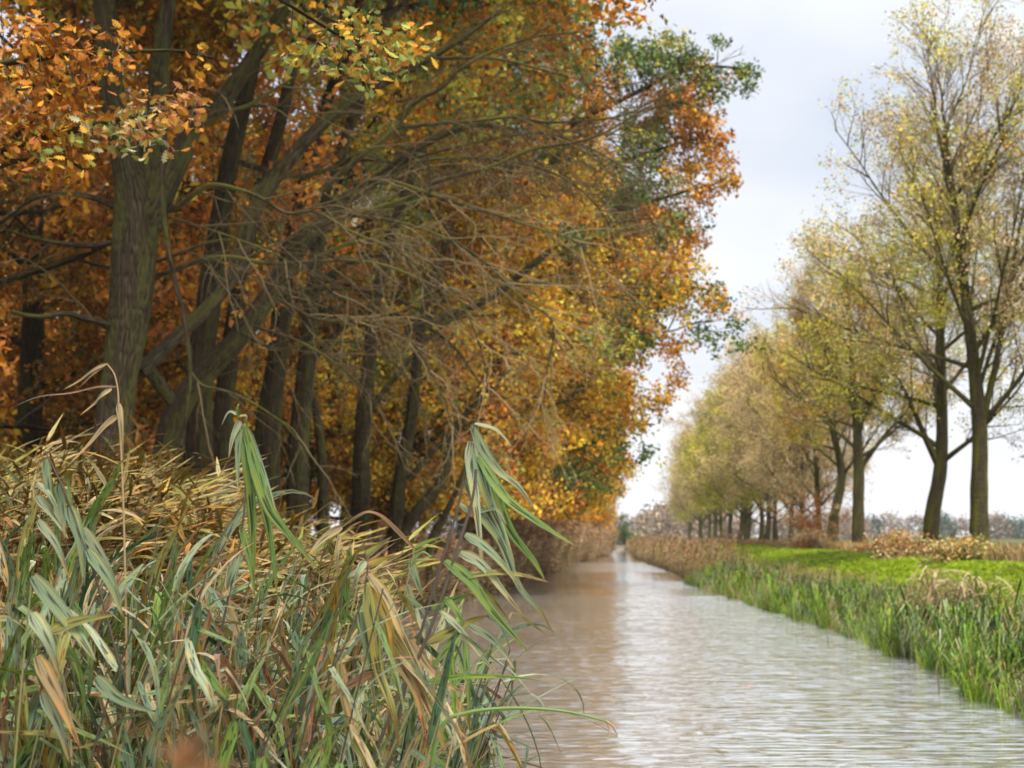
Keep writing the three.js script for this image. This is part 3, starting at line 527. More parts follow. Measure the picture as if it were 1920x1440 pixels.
ash('forked pale trunk with thin yellowing twigs, beside the brown bramble bank', undefined, { seed: 61, base: fromU(RU, dAt(1832)), lean: -0.8, bend: 0.1, fork: 4.2, height: 18, r: 0.3, limbs: 22, reach: 7.2, extra: [[0.27, 0.25, 1, 0.1, 9]], density: 1.15, leaf: lf(1.1, ['tan', 'lime', 'gold'], [0.5, 0.3, 0.2]) });
ash('dark crooked pollard trunk with a knobbly fork and yellow-green leaves', undefined, { seed: 62, base: fromU(RU, dAt(1738)), lean: 0.6, bend: 0.5, fork: 3.4, height: 16, r: 0.32, limbs: 18, reach: 6.2, dark: true, extra: [[0.25, -0.5, 1, 0, 5]], density: 1.2, leaf: lf(1.8, ['lime', 'olive', 'tan'], [0.5, 0.2, 0.3]) });
ash('single straight mossy trunk standing clear of its neighbours on the meadow edge', undefined, { seed: 63, base: fromU(RU, dAt(1606)), lean: -0.3, bend: 0.1, fork: 4.4, height: 15, r: 0.29, limbs: 20, reach: 5.4, extra: [[0.32, 0.7, 1, 0, 6]], density: 1.15, leaf: lf(1.9, ['lime', 'gold', 'tan'], [0.45, 0.3, 0.25]) });
ash('slanting trunk with a rust-tinged neighbour and golden crown', undefined, { seed: 64, base: fromU(RU, dAt(1556)), lean: -0.5, bend: 0.6, fork: 4, height: 13.5, r: 0.27, limbs: 20, reach: 4.8, leaf: lf(1.5, ['gold', 'lime', 'tan'], [0.4, 0.35, 0.25]) });
{
  const lab = 'tall bare-twigged tree in the dense receding part of the row', protos = [
    ash(lab, ashRow, { seed: 71, base: V(0, 0, 0), lean: -0.3, bend: 0.2, fork: 1.9, full: 1, height: 16, r: 0.24, limbs: 24, reach: 6, density: 0.85, leaf: lf(2.3, ['tan', 'olive'], [0.82, 0.18], { scale: 1.3 }) }),
    ash(lab, ashRow, { seed: 72, base: V(0, 0, 0), lean: 0.4, bend: -0.1, fork: 1.6, full: 1, height: 15.5, r: 0.22, limbs: 24, reach: 5.8, density: 0.85, leaf: lf(2.5, ['tan', 'lime', 'olive'], [0.5, 0.25, 0.25], { scale: 1.4 }) }),
    ash(lab, ashRow, { seed: 73, base: V(0, 0, 0), lean: 0.1, bend: 0.3, fork: 1.6, full: 1, height: 15.5, r: 0.23, limbs: 24, reach: 5.8, density: 0.85, leaf: lf(2.6, ['lime', 'olive', 'tan'], [0.4, 0.3, 0.3], { scale: 1.4 }) })];
  const r = rngOf(88), ds = [91.5, 98, 105, 113, 121, 128, 137, 146, 155, 165, 176, 188, 202, 217, 235, 258], kind = [0, 0, 0, 1, 0, 1, 2, 2, 2, 1, 2, 0, 1, 0, 1, 0];
  const first = {};
  ds.forEach((d, k) => { const p = protos[kind[k]], t = first[kind[k]] ? p.clone() : p; if (first[kind[k]]) { t.name = numbered('ash_tree'); scene.add(t); } first[kind[k]] = 1; const q = fromU(RU + (r() - 0.5) * 0.8, d); t.position.set(q.x, groundY(q.x, q.z) - 0.05, q.z); t.rotation.y = r() * 6.28; t.scale.setScalar(lerp(0.82, 1, smooth(90, 150, d)) + 0.12 * r()); });
}

// ---------------------------------------------------------------- reeds in the foreground
const TIP = [1.25, 0.75, 0.5];
function heroReed(label, o) { // stem and leaves traced as [[px, py], ...] at their own depth
  const D = o.depth, m = pxAt(D), r = rngOf(o.seed), P = (z) => ([x, y, q = 0]) => at(x, y, D + z + q);
  const sp = o.stem.map(P(0)), foot = sp[0].clone(), dirDown = sp[0].clone().sub(sp[1]).normalize(); // carry the stem on down to the ground
  const drop = foot.y - groundY(foot.x, foot.z) + 0.05, base = V(foot.x + clamp(dirDown.x / Math.max(0.4, -dirDown.y) * drop * 0.6, -0.45, 0.45), groundY(foot.x, foot.z) - 0.05, foot.z);
  const t = thing('common_reed', label, 'reed', base), b = new Buf(), sc = curve([base, base.clone().lerp(foot, 0.5).add(V((foot.x - base.x) * -0.1, 0, 0)), ...sp], 40);
  b.tube(sc, taper((o.w ?? 7) / 2 * m, (o.w1 ?? 3) / 2 * m, sc.length), 7); part('stem', b.geo(base), o.stemMat ?? M.stemDark, t);
  for (const l of o.leaves) {
    const lb = new Buf(), k = l.p.length - 1, z0 = (l.z ?? 0);
    const pts = curve(l.p.map(([x, y], i) => at(x, y, D + z0 * i / k + (r() - 0.5) * 0.02 * i)), 18);
    lb.ribbon(pts, l.w * m * 1.12, { face: V((r() - 0.5) * 0.5, 0.35 + (r() - 0.5) * 0.5, 1), roll: l.roll ?? (r() - 0.5) * 0.5, twist: l.twist ?? (r() - 0.5) * 0.9, fold: 0.12 + 0.2 * r(), tip: l.tip ?? TIP, tipAt: l.tipAt ?? 0.6 + 0.3 * r() });
    part('leaf', lb.geo(base), RM[l.c], t);
  }
  return t;
}
const L = (w, c, p, x = {}) => ({ w, c, p, ...x });
heroReed('pair-stemmed tall reed with a windblown plume of long grey-green leaves over the water', {
  seed: 1, depth: 3.3, w: 8, w1: 3, stem: [[760, 1290], [779, 1221], [822, 1075], [850, 985], [863, 930], [882, 840], [889, 796]], leaves: [
    L(9, 'pale', [[890, 794], [930, 806], [962, 840]]), L(20, 'grey', [[886, 800], [910, 850], [935, 884], [972, 912], [1004, 958]]), L(26, 'pale', [[884, 828], [884, 880], [894, 960], [905, 1080]]),
    L(26, 'grey', [[890, 830], [912, 925], [940, 992], [966, 1062]]), L(19, 'green', [[893, 850], [945, 930], [991, 967], [1030, 993], [1080, 1024]], { z: -0.15 }),
    L(19, 'grey', [[872, 902], [905, 968], [938, 1014], [974, 1100], [1012, 1146], [1040, 1192]]), L(13, 'pale', [[862, 945], [885, 960], [930, 955], [950, 985]]), L(24, 'green', [[898, 850], [930, 930], [960, 1000], [1000, 1050], [1022, 1088]], { z: 0.1 })] });
heroReed('dark-stemmed reed leaning over the water, crowded by long drooping leaves', {
  seed: 2, depth: 3.25, w: 8, w1: 5, stem: [[745, 1310], [786, 1229], [825, 1130], [855, 1035], [872, 985], [887, 930], [893, 880]], leaves: [
    L(20, 'grey', [[872, 1002], [907, 1024], [944, 1061], [982, 1110]]), L(20, 'pale', [[863, 1036], [900, 1055], [941, 1105], [982, 1156]]), L(23, 'green', [[835, 1052], [879, 1086], [913, 1133], [951, 1177], [996, 1226]]),
    L(15, 'olive', [[854, 1083], [919, 1074], [975, 1078], [1030, 1092]]), L(18, 'green', [[810, 1143], [851, 1124], [888, 1113]]), L(14, 'pale', [[826, 1146], [851, 1168], [876, 1196], [907, 1236], [950, 1282]]),
    L(17, 'pale', [[879, 1171], [913, 1190], [941, 1218], [965, 1256]]), L(12, 'teal', [[913, 1152], [935, 1168], [958, 1220]]), L(20, 'green', [[864, 1188], [835, 1221], [806, 1257]], { tip: [1, 1, 1] }), L(21, 'olive', [[804, 1205], [841, 1186], [880, 1165], [918, 1154]]),
    L(17, 'lime', [[842, 1220], [848, 1274], [855, 1380]], { tip: [1, 1, 1] }), L(13, 'green', [[871, 1202], [877, 1274], [881, 1380]], { tip: [1, 1, 1] }), L(14, 'tan', [[770, 1200], [810, 1260], [850, 1290], [885, 1300]]), L(16, 'green', [[835, 1120], [858, 1150], [874, 1180]]), L(16, 'olive', [[845, 1060], [895, 1100], [930, 1130], [958, 1170]], { z: 0.12 })] });
heroReed('yellowing reed with broad olive leaves fanning down to the water', {
  seed: 3, depth: 3.05, w: 6, stem: [[560, 1350], [635, 1233], [676, 1133], [689, 1066], [684, 1036]], leaves: [
    L(28, 'olive', [[688, 1098], [698, 1170], [710, 1258], [736, 1330], [748, 1400]]), L(20, 'straw', [[691, 1077], [722, 1117], [747, 1174], [782, 1246], [820, 1330]]), L(18, 'pale', [[685, 1052], [672, 1077], [658, 1116]]), L(14, 'gold', [[689, 1060], [716, 1049], [746, 1040]]), L(14, 'olive', [[684, 1042], [708, 1025], [735, 1006]]),
    L(26, 'olive', [[715, 1165], [754, 1227], [785, 1289], [824, 1370], [835, 1410]]), L(20, 'tan', [[725, 1180], [770, 1262], [805, 1332], [830, 1400]]), L(22, 'grey', [[676, 1148], [688, 1196], [692, 1250], [705, 1330]]), L(16, 'gold', [[700, 1100], [730, 1170], [738, 1240], [752, 1320]]), L(18, 'tan', [[735, 1220], [780, 1300], [800, 1390]]), L(20, 'brown', [[700, 1258], [660, 1282], [618, 1305]], { tip: [0.7, 0.6, 0.5] }), L(18, 'tan', [[640, 1245], [650, 1310], [668, 1390]]), L(12, 'straw', [[748, 1230], [790, 1275], [845, 1350], [878, 1390]]) ] });
heroReed('withered reed with one brown leaf arched over and pale dead tips', {
  seed: 4, depth: 3.5, w: 4, stem: [[742, 1215], [762, 1100], [775, 1045], [776, 1026]], stemMat: M.stemOlive, leaves: [
    L(9, 'brown', [[776, 1028], [740, 990], [712, 966], [688, 960], [662, 972], [640, 990]], { tip: [1, 1, 1] }), L(17, 'straw', [[641, 988], [607, 1010], [578, 1040]]), L(10, 'straw', [[637, 1005], [632, 1045], [634, 1082]], { tip: [1, 1, 1] }), L(16, 'grey', [[771, 1052], [782, 1090], [793, 1122]]), L(9, 'lime', [[778, 1028], [800, 1016], [828, 1006]]), L(8, 'green', [[770, 1060], [790, 1035], [812, 1046]]), L(12, 'pale', [[765, 1096], [778, 1140], [795, 1190], [810, 1225]]), L(10, 'grey', [[758, 1118], [790, 1140], [815, 1190]])] });
heroReed('tall green reed with a bundle of hanging leaves folded at its top', {
  seed: 15, depth: 3.2, w: 6, stem: [[436, 1360], [407, 1258], [422, 1149], [444, 1049], [458, 958], [460, 860], [452, 790]], leaves: [
    L(14, 'pale', [[451, 789], [437, 820], [429, 858]]), L(14, 'grey', [[450, 795], [446, 855], [446, 925]]), L(22, 'grey', [[455, 795], [478, 853], [500, 912], [520, 975]]), L(26, 'green', [[456, 800], [466, 880], [474, 1000], [476, 1088]]), L(22, 'green', [[458, 806], [488, 920], [507, 1008], [520, 1120]]), L(22, 'green', [[462, 815], [505, 955], [547, 1008], [596, 1066]], { z: -0.1 }), L(13, 'olive', [[460, 810], [515, 960], [540, 1000], [556, 1060]], { z: 0.1 }), L(6, 'pale', [[447, 778], [430, 772], [415, 798]], { tip: [1, 0.5, 0.35] }), L(5, 'pale', [[448, 780], [462, 780], [457, 805]], { tip: [1, 1, 1] }), L(6, 'lime', [[447, 782], [446, 762], [449, 756]]),
    L(15, 'grey', [[446, 1040], [432, 1080], [424, 1110]]), L(17, 'straw', [[437, 1055], [428, 1095], [428, 1118]]), L(14, 'green', [[452, 985], [470, 1060], [478, 1120]]), L(15, 'tan', [[428, 1130], [450, 1200], [452, 1290]]) ] });
heroReed('tall dead brown reed with curled papery leaves, taller than all the others', {
  seed: 16, depth: 3.4, w: 5, w1: 2.5, stem: [[236, 1150], [232, 975], [229, 890], [223, 770], [220, 725], [213, 699], [200, 682]], stemMat: M.stemTan, leaves: [
    L(7, 'tan', [[200, 682], [178, 692], [147, 715], [118, 731]], { tip: [0.6, 0.45, 0.4] }), L(5, 'brown', [[199, 683], [172, 704], [146, 729]]), L(5, 'brown', [[219, 725], [187, 725], [132, 737], [72, 744], [20, 765]], { tip: [1, 1, 1] }), L(9, 'straw', [[209, 729], [191, 741], [178, 756], [150, 779]]), L(15, 'tan', [[221, 780], [198, 797], [165, 835], [126, 874]], { tip: [1, 0.8, 0.7] }), L(13, 'straw', [[223, 757], [227, 795], [229, 892]], { tip: [0.9, 0.6, 0.4], tipAt: 0.4 })] });
heroReed('grey-green reed with hanging leaf blades beside the tall dead reed', {
  seed: 17, depth: 3.0, w: 6, stem: [[190, 1120], [150, 1000], [118, 915], [84, 845]], leaves: [
    L(19, 'grey', [[86, 860], [92, 915], [100, 968]]), L(22, 'grey', [[112, 905], [118, 950], [122, 1010]]), L(20, 'pale', [[70, 930], [100, 965], [128, 1010]]), L(26, 'grey', [[130, 950], [150, 1010], [158, 1100]]), L(18, 'pale', [[72, 975], [105, 1020], [130, 1085]]), L(8, 'green', [[135, 960], [128, 900], [130, 880]]), L(22, 'pale', [[156, 990], [195, 1050], [230, 1130]]), L(24, 'grey', [[165, 1030], [205, 1090], [232, 1160]]), L(12, 'pale', [[70, 905], [95, 930], [125, 1005]]) ] });
heroReed('low reed with one long blade crossing the other leaves diagonally', {
  seed: 18, depth: 2.75, w: 6, stem: [[30, 1400], [48, 1200], [60, 1080]], stemMat: M.stemOlive, leaves: [
    L(32, 'grey', [[62, 1080], [110, 1140], [150, 1195], [180, 1240]], { tip: [1.1, 0.8, 0.5] }), L(26, 'olive', [[95, 1185], [145, 1165], [215, 1152]], { tip: [1, 1, 1] }), L(30, 'pale', [[60, 1150], [90, 1200], [112, 1270]]), L(30, 'tan', [[70, 1230], [110, 1310], [150, 1400]]), L(26, 'grey', [[180, 1270], [225, 1310], [292, 1337]], { tip: [1, 1, 1] }), L(24, 'pale', [[80, 1300], [110, 1360], [130, 1430]]) ] });
{ // a rounded rush stem bowed over the water, and a flat blade above it
  const D = 3.15, m = pxAt(D), mk = (label, px, w) => { const pts = curve(px.map(([x, y]) => at(x, y, D)), 30), g = V(pts[0].x - 0.1, 0, pts[0].z); g.y = groundY(g.x, g.z) - 0.05; const full = curve([g, ...px.map(([x, y]) => at(x, y, D))], 44), t = thing('bulrush', label, 'rush', g), b = new Buf(); b.tube(full, taper(w / 2 * m, w / 5 * m, full.length, 2), 8); part('stem', b.geo(g), RM.rush, t); return t; };
  RM.rush = new THREE.MeshStandardMaterial({ color: lin(0.1, 0.17, 0.03), roughness: 0.5 });
  const t = mk('smooth green rush stem bowed low over the water', [[832, 1358], [872, 1338], [951, 1328], [1060, 1334], [1136, 1352]], 9);
  const b = new Buf(); b.tube([at(1136, 1352, D), at(1150, 1362, D), at(1158, 1380, D)], [0.003, 0.002, 0.001], 5); b.tube([at(1137, 1352, D), at(1142, 1366, D), at(1140, 1384, D)], [0.002, 0.0015, 0.001], 5); part('spikelet', b.geo(t.position), M.stemTan, t);
  heroReed('green blade lying level out over the water above the bowed rush', { seed: 19, depth: 3.2, w: 5, stem: [[770, 1330], [790, 1295], [800, 1278]], stemMat: M.stemOlive, leaves: [L(11, 'lime', [[800, 1278], [857, 1269], [951, 1269], [1016, 1276]], { tip: [1.5, 0.6, 0.4], tipAt: 0.85 })] });
}
// the crowd of reeds round them: ready-made leaves on ready-made stems
const leafGeo = (seed, droop, curl) => { const r = rngOf(seed), b = new Buf(), pts = [], n = 9; let p = V(0, 0, 0), a = 0.95 - r() * 0.5, y = 0; for (let k = 0; k <= n; k++) { pts.push(p.clone()); p.add(V(Math.cos(a) * Math.cos(y), Math.sin(a), Math.sin(y) * Math.cos(a)).multiplyScalar(1 / n)); a -= droop * (0.5 + k / n) * (0.7 + 0.6 * r()); y += curl * (r() - 0.5); } if (curl > 0.5) for (let k = 5; k <= n; k++) { pts[k].y -= 0.12 * (k - 4); pts[k].x -= 0.05 * (k - 4); } b.ribbon(pts, 0.075, { face: V(0.1, 1, 0), twist: (r() - 0.5) * 2.2, fold: 0.2, tip: TIP, tipAt: 0.55 + 0.35 * r() }); return b.geo(); };
const LG = Array.from({ length: 16 }, (_, k) => leafGeo(700 + k, [0.03, 0.07, 0.13, 0.24][k % 4], [0.2, 0.35, 0.7][k % 3]));
const stemGeo = (seed) => { const r = rngOf(seed), b = new Buf(), l = 0.1 + 0.14 * r(), pts = curve([V(0, 0, 0), V(l * 0.2, 0.35, 0.02 * r()), V(l * 0.55, 0.7, -0.02 * r()), V(l * 1.2, 1, 0)], 10); b.tube(pts, taper(0.0035, 0.0014, 11), 6); return { g: b.geo(), pts }; };
const SG = Array.from({ length: 6 }, (_, k) => stemGeo(740 + k));
const REEDS = 'reeds crowded on the near bank', RL = 'windblown reed with arching leaves in the crowd on the near bank';
const inFront = (p) => { const q = p.clone().sub(V(0, EYE, 0)).applyAxisAngle(V(1, 0, 0), -pitch); return [W / 2 + F * q.x / -q.z, H / 2 - F * q.y / -q.z]; };
{
  const r = rngOf(2024); let made = 0;
  const fresh = ['grey', 'green', 'pale', 'grey', 'teal', 'lime', 'green', 'deep', 'olive', 'teal', 'green'], dry = ['tan', 'straw', 'olive', 'tan', 'brown', 'gold', 'straw'];
  for (let tries = 0; tries < 2500 && made < 285; tries++) {
    const d = 2.95 + 2.6 * Math.pow(r(), 0.9), px = lerp(-60, 770, r()), x = (px - W / 2) / F * d, z = -d;
    const topPx = px < 280 ? lerp(985, 1190, r()) + px * 0.1 : px < 600 ? lerp(1070, 1290, r()) : lerp(1180, 1350, r());
    const h = EYE + (HORIZON - topPx) / F * d; if (h < 0.7) continue;
    const g = V(x, groundY(x, z), z); g.y = Math.max(g.y, -0.35); const H2 = h - g.y, s = SG[Math.floor(r() * 6)], isDry = r() < 0.24;
    const t = thing('common_reed', RL, 'reed', g, REEDS); t.rotation.y = (r() - 0.5) * 1.6;
    const lean = (r() - 0.45) * 0.5; const st = part('stem', s.g, isDry ? M.stemTan : [M.stemDark, M.stemOlive][Math.floor(r() * 2)], t); st.scale.set(1, H2, 1); const shear = (q) => V(q.x, q.y * H2, q.z);
    t.rotation.z = -lean * 0.35;
    const n = 9 + Math.floor(r() * 5);
    for (let k = 0; k < n; k++) {
      const q = lerp(0.42, 0.99, (k + 0.6 * r()) / n), [p] = along(s.pts, q), set = isDry || r() < 0.22 ? dry : fresh, len = (0.2 + 0.17 * r()) * lerp(1, 0.75, Math.abs(q - 0.75) * 3);
      const m = part('leaf', LG[Math.floor(r() * 16)], RM[set[Math.floor(r() * set.length)]], t); m.position.copy(shear(p)); m.rotation.set((r() - 0.5) * 0.8, (r() - 0.5) * (r() < 0.75 ? 1.8 : 6), (r() - 0.5) * 0.7 + (r() < 0.5 ? -1.85 : r() < 0.7 ? 0.35 : -0.5)); m.scale.set(len, len, len * (set === dry ? 0.75 + 0.4 * r() : 1 + 0.6 * r()));
    }
    made++;
  }
}

// ---------------------------------------------------------------- reed beds, sedge, meadow and verge
RM.bed = new THREE.MeshPhysicalMaterial({ color: 0xffffff, map: reedMap, roughness: 0.6, specularIntensity: 0.35, side: THREE.DoubleSide, vertexColors: true });
function reedPlant(seed, leaves, lean, plume, wide = 1) { // 1 m tall pattern, blown towards +x
  const r = rngOf(seed), b = new Buf(), pts = curve([V(0, 0, 0), V(lean * 0.2, 0.4, 0), V(lean * 0.6, 0.8, 0), V(lean, 1, 0)], 6);
  const sc = [0.7, 0.6, 0.45], rr = taper(0.003, 0.0012, 7); b.tube(pts, rr, 3); for (let k = b.c.length / 3; k < b.n; k++) b.c.push(...sc);
  for (let k = 0; k < leaves; k++) {
    const q = lerp(0.25, 1, (k + r()) / leaves), [p] = along(pts, Math.min(q, 0.999)), a = (r() - 0.5) * (r() < 0.7 ? 2 : 5), len = 0.1 + 0.08 * r(), v = 0.55 + 0.75 * r(), dr = 0.05 + 0.6 * r() * r(), e0 = 0.8 - 0.65 * r();
    const l = [0, 1, 2, 3, 4].map((i) => { const t = i / 4; return V(p.x + Math.cos(a) * len * t, p.y + len * (e0 * t - dr * t * t), p.z + Math.sin(a) * len * t); });
    b.ribbon(l, 0.016 * wide, { color: [v, v * (0.9 + 0.2 * r()), v * (0.8 + 0.3 * r())], twist: (r() - 0.5) * 2, fold: 0.2, face: V(0, 1, 0.3) });
  }
  if (plume) for (let k = 0; k < 9; k++) { const p = pts[6], a = (r() - 0.5) * 2, len = 0.06 + 0.07 * r(); b.ribbon([V(p.x, p.y - 0.02 + 0.012 * k, p.z), V(p.x + Math.cos(a) * len * 0.6, p.y + 0.02 + 0.012 * k, p.z + Math.sin(a) * len * 0.5), V(p.x + Math.cos(a) * len, p.y - 0.01 + 0.01 * k, p.z + Math.sin(a) * len)], 0.014, { color: [0.8, 0.62, 0.55], profile: (t) => 1 - t * 0.6 }); }
  return b.geo();
}
function tuft(seed, blades, spread, droop, width) {
  const r = rngOf(seed), b = new Buf();
  for (let k = 0; k < blades; k++) { const a = r() * 6.28, o = randDir(r).multiplyScalar(spread * 0.4), out = spread * (0.3 + r()), h = 0.6 + 0.5 * r(), v = 0.7 + 0.6 * r(), dd = droop * r(); b.ribbon([V(o.x, -0.02, o.z), V(o.x + Math.cos(a) * out * 0.35, h * 0.55, o.z + Math.sin(a) * out * 0.35), V(o.x + Math.cos(a) * out * 0.8, h * (0.95 - dd * 0.3), o.z + Math.sin(a) * out * 0.8), V(o.x + Math.cos(a) * out * (1 + dd), h * (1 - dd * 0.9), o.z + Math.sin(a) * out * (1 + dd))], width, { color: [v, v, v * (0.8 + 0.4 * r())], face: V(-Math.cos(a), 1, -Math.sin(a)), fold: 0.25, profile: (t) => Math.min(1, 0.6 + t) * Math.pow(1 - t, 0.5) }); }
  return b.geo();
}
const RP = [reedPlant(801, 18, 0.12, false), reedPlant(802, 20, 0.18, false), reedPlant(803, 18, 0.22, false), reedPlant(804, 18, 0.26, false)];
const RPfar = [reedPlant(811, 14, 0.2, true, 2.4), reedPlant(812, 16, 0.12, false, 2.4)];
function bed(name, label, category, geos, count, seed, place) { // stuff: place(r) returns [position, scale, colour] or null
  const r = rngOf(seed), lists = geos.map(() => []);
  for (let k = 0; k < count; k++) { const q = place(r); if (q) lists[Math.floor(r() * geos.length)].push([q[0], q[1], q[2], [(r() - 0.5) * 0.4, q[3] ?? (r() - 0.5) * 2.4, (r() - 0.55) * 0.4]]); }
  const g = new THREE.Group(); g.name = numbered(name); g.userData = { label, category, kind: 'stuff' }; scene.add(g);
  lists.forEach((l, k) => l.length && copies(name.replace('_bed', '') + '_plants', geos[k], RM.bed, l, g));
  return g;
}
const tone = (r, list, v = 0.25) => { const c = list[Math.floor(r() * list.length)], k = 1 - v + 2 * v * r(); return lin(c[0] * k, c[1] * k, c[2] * k); };
const mixY = [[0.44, 0.31, 0.08], [0.44, 0.34, 0.14], [0.28, 0.28, 0.07], [0.42, 0.27, 0.12], [0.2, 0.2, 0.06], [0.42, 0.22, 0.05], [0.4, 0.33, 0.17], [0.28, 0.15, 0.06]], tanC = [[0.62, 0.46, 0.3], [0.58, 0.41, 0.25], [0.5, 0.34, 0.19], [0.64, 0.5, 0.35], [0.45, 0.4, 0.2]], grn = [[0.16, 0.3, 0.03], [0.11, 0.22, 0.03], [0.25, 0.4, 0.035], [0.33, 0.41, 0.21], [0.07, 0.15, 0.03], [0.22, 0.34, 0.03]];
bed('reed_bed', 'yellow-green reed bed blowing in the wind between the near reeds and the trunks', 'reeds', RP, 3600, 31, (r) => {
  const d = 6.5 + 15 * Math.pow(r(), 1.1), px = lerp(-80, 760, r()), x = (px - W / 2) / F * d, z = -d, l = uL(d) - U(x, z); if (l < 0.15 || l > 5 || px > 690) return null;
  const y = groundY(x, z), top = table([[0, 860], [250, 870], [330, 925], [450, 965], [600, 1005], [700, 1060], [800, 1100]])(px) + lerp(-60, 290, Math.pow(clamp(0.5 * r() + 0.5 * (0.5 + 1.6 * fbm(x * 1.4, 3, z * 1.4, 2))), 1.1)), h = EYE + (HORIZON - top) / F * d - y; if (h < 0.5) return null; return [V(x, y, z), h, tone(r, mixY)];
});
bed('reed_bed', 'brown-tan dry reeds along the far left bank below the oaks', 'reeds', RPfar, 4200, 32, (r) => {
  const d = 22 + 150 * Math.pow(r(), 1.6), l = 2.4 * Math.pow(r(), 1.3) - 0.45, u = uL(d) - l, q = fromU(u, d); q.y = groundY(q.x, q.z); const far = smooth(30, 60, d); return [q, (0.8 + 0.75 * r()) * lerp(0.7, 1.4, far), r() < 0.85 ? tone(r, tanC) : tone(r, mixY)];
});
bed('undergrowth', 'dark green and brown undergrowth on the floor of the wood', 'undergrowth', [tuft(821, 11, 0.7, 0.8, 0.06), tuft(822, 9, 0.9, 0.9, 0.08)], 5200, 33, (r) => {
  const d = 16 + 110 * Math.pow(r(), 1.3), u = uL(d) - 1.5 - 14 * r(), q = fromU(u, d); q.y = groundY(q.x, q.z); return [q, 0.25 + 0.5 * r() * r(), tone(r, [[0.14, 0.17, 0.05], [0.22, 0.2, 0.06], [0.3, 0.17, 0.05], [0.1, 0.14, 0.05]])];
});
bed('reed_bed', 'tall pinkish-tan plumed reeds lining the far right bank', 'reeds', RPfar, 4200, 34, (r) => {
  const d = 38 + 160 * Math.pow(r(), 1.35), u = uR(d) + 2.8 * Math.pow(r(), 1.2) - 0.15, q = fromU(u, d); q.y = groundY(q.x, q.z); return [q, (0.8 + 0.75 * r()) * lerp(0.32, 0.85, smooth(45, 78, d)) * (0.85 + 0.9 * fbm(q.x * 0.35, 6, q.z * 0.35, 2)), r() < 0.55 ? tone(r, tanC) : tone(r, mixY)];
});
bed('reed_bed', 'low grey-green and brown reeds on the bank between sedge and meadow', 'reeds', [reedPlant(831, 12, 0.14, false, 1.6), reedPlant(832, 12, 0.22, false, 1.6)], 3000, 35, (r) => {
  const d = 15 + 47 * Math.pow(r(), 1.2), u = uR(d) + 0.4 + 2.0 * r(), q = fromU(u, d); q.y = groundY(q.x, q.z); return [q, (0.27 + 0.28 * r()) * (0.8 + 1.2 * fbm(q.x * 0.9, 4, q.z * 0.9, 2)), tone(r, [[0.44, 0.4, 0.17], [0.36, 0.4, 0.2], [0.56, 0.38, 0.15], [0.28, 0.38, 0.08], [0.5, 0.44, 0.22]])];
});
bed('sedge_bed', 'bright green sedge standing in the water along the right bank', 'sedge', [tuft(841, 9, 0.32, 0.7, 0.035), tuft(842, 11, 0.42, 0.9, 0.035), tuft(843, 8, 0.26, 0.5, 0.04)], 4200, 36, (r) => {
  const d = 12 + 44 * Math.pow(r(), 1.25), u = uR(d) - 0.3 + 1.7 * Math.pow(r(), 1.1) * lerp(1.1, 0.8, smooth(20, 50, d)), q = fromU(u, d); q.y = Math.max(groundY(q.x, q.z), -0.12); return [q, (0.26 + 0.34 * r() * (0.6 + r())) * (0.95 + 1.5 * fbm(q.x * 0.8, 9, q.z * 0.8, 2)) * lerp(1.25, 0.95, smooth(17, 26, d)), r() < 0.82 ? tone(r, grn) : tone(r, [[0.42, 0.34, 0.16], [0.3, 0.34, 0.2]]), r() * 6.3];
});
bed('meadow_grass', 'short bright green meadow grass on the right bank', 'grass', [tuft(851, 12, 1.3, 0.9, 0.12), tuft(852, 12, 1.6, 1, 0.12)], 26000, 37, (r) => {
  const d = 20 + 130 * Math.pow(r(), 1.4), u = uR(d) + 2.2 + r() * (RU - 1.4 - uR(d) - 2.2), q = fromU(u, d); q.y = groundY(q.x, q.z) - 0.01; return [q, 0.07 + 0.06 * r(), tone(r, [[0.34, 0.54, 0.01], [0.4, 0.57, 0.012], [0.3, 0.5, 0.012], [0.44, 0.56, 0.02]]), r() * 6.3];
});
bed('verge_weeds', 'rust and straw coloured weeds under the row of tall trees', 'weeds', [tuft(861, 14, 0.7, 0.8, 0.05), tuft(862, 12, 0.9, 0.7, 0.06), reedPlant(863, 10, 0.2, true, 2.4)], 5200, 38, (r) => {
  const d = 34 + 200 * Math.pow(r(), 1.5), u = RU - 1.3 + 2.8 * r(), q = fromU(u, d); q.y = groundY(q.x, q.z); const h = 0.25 + 0.3 * r(); return [q, fbm(q.x * 0.3, 1, q.z * 0.3, 2) > 0.08 && d < 75 ? h * 0.35 : h, tone(r, [[0.58, 0.4, 0.18], [0.55, 0.33, 0.12], [0.56, 0.46, 0.24], [0.36, 0.34, 0.12], [0.5, 0.36, 0.2]]), r() * 6.3];
});
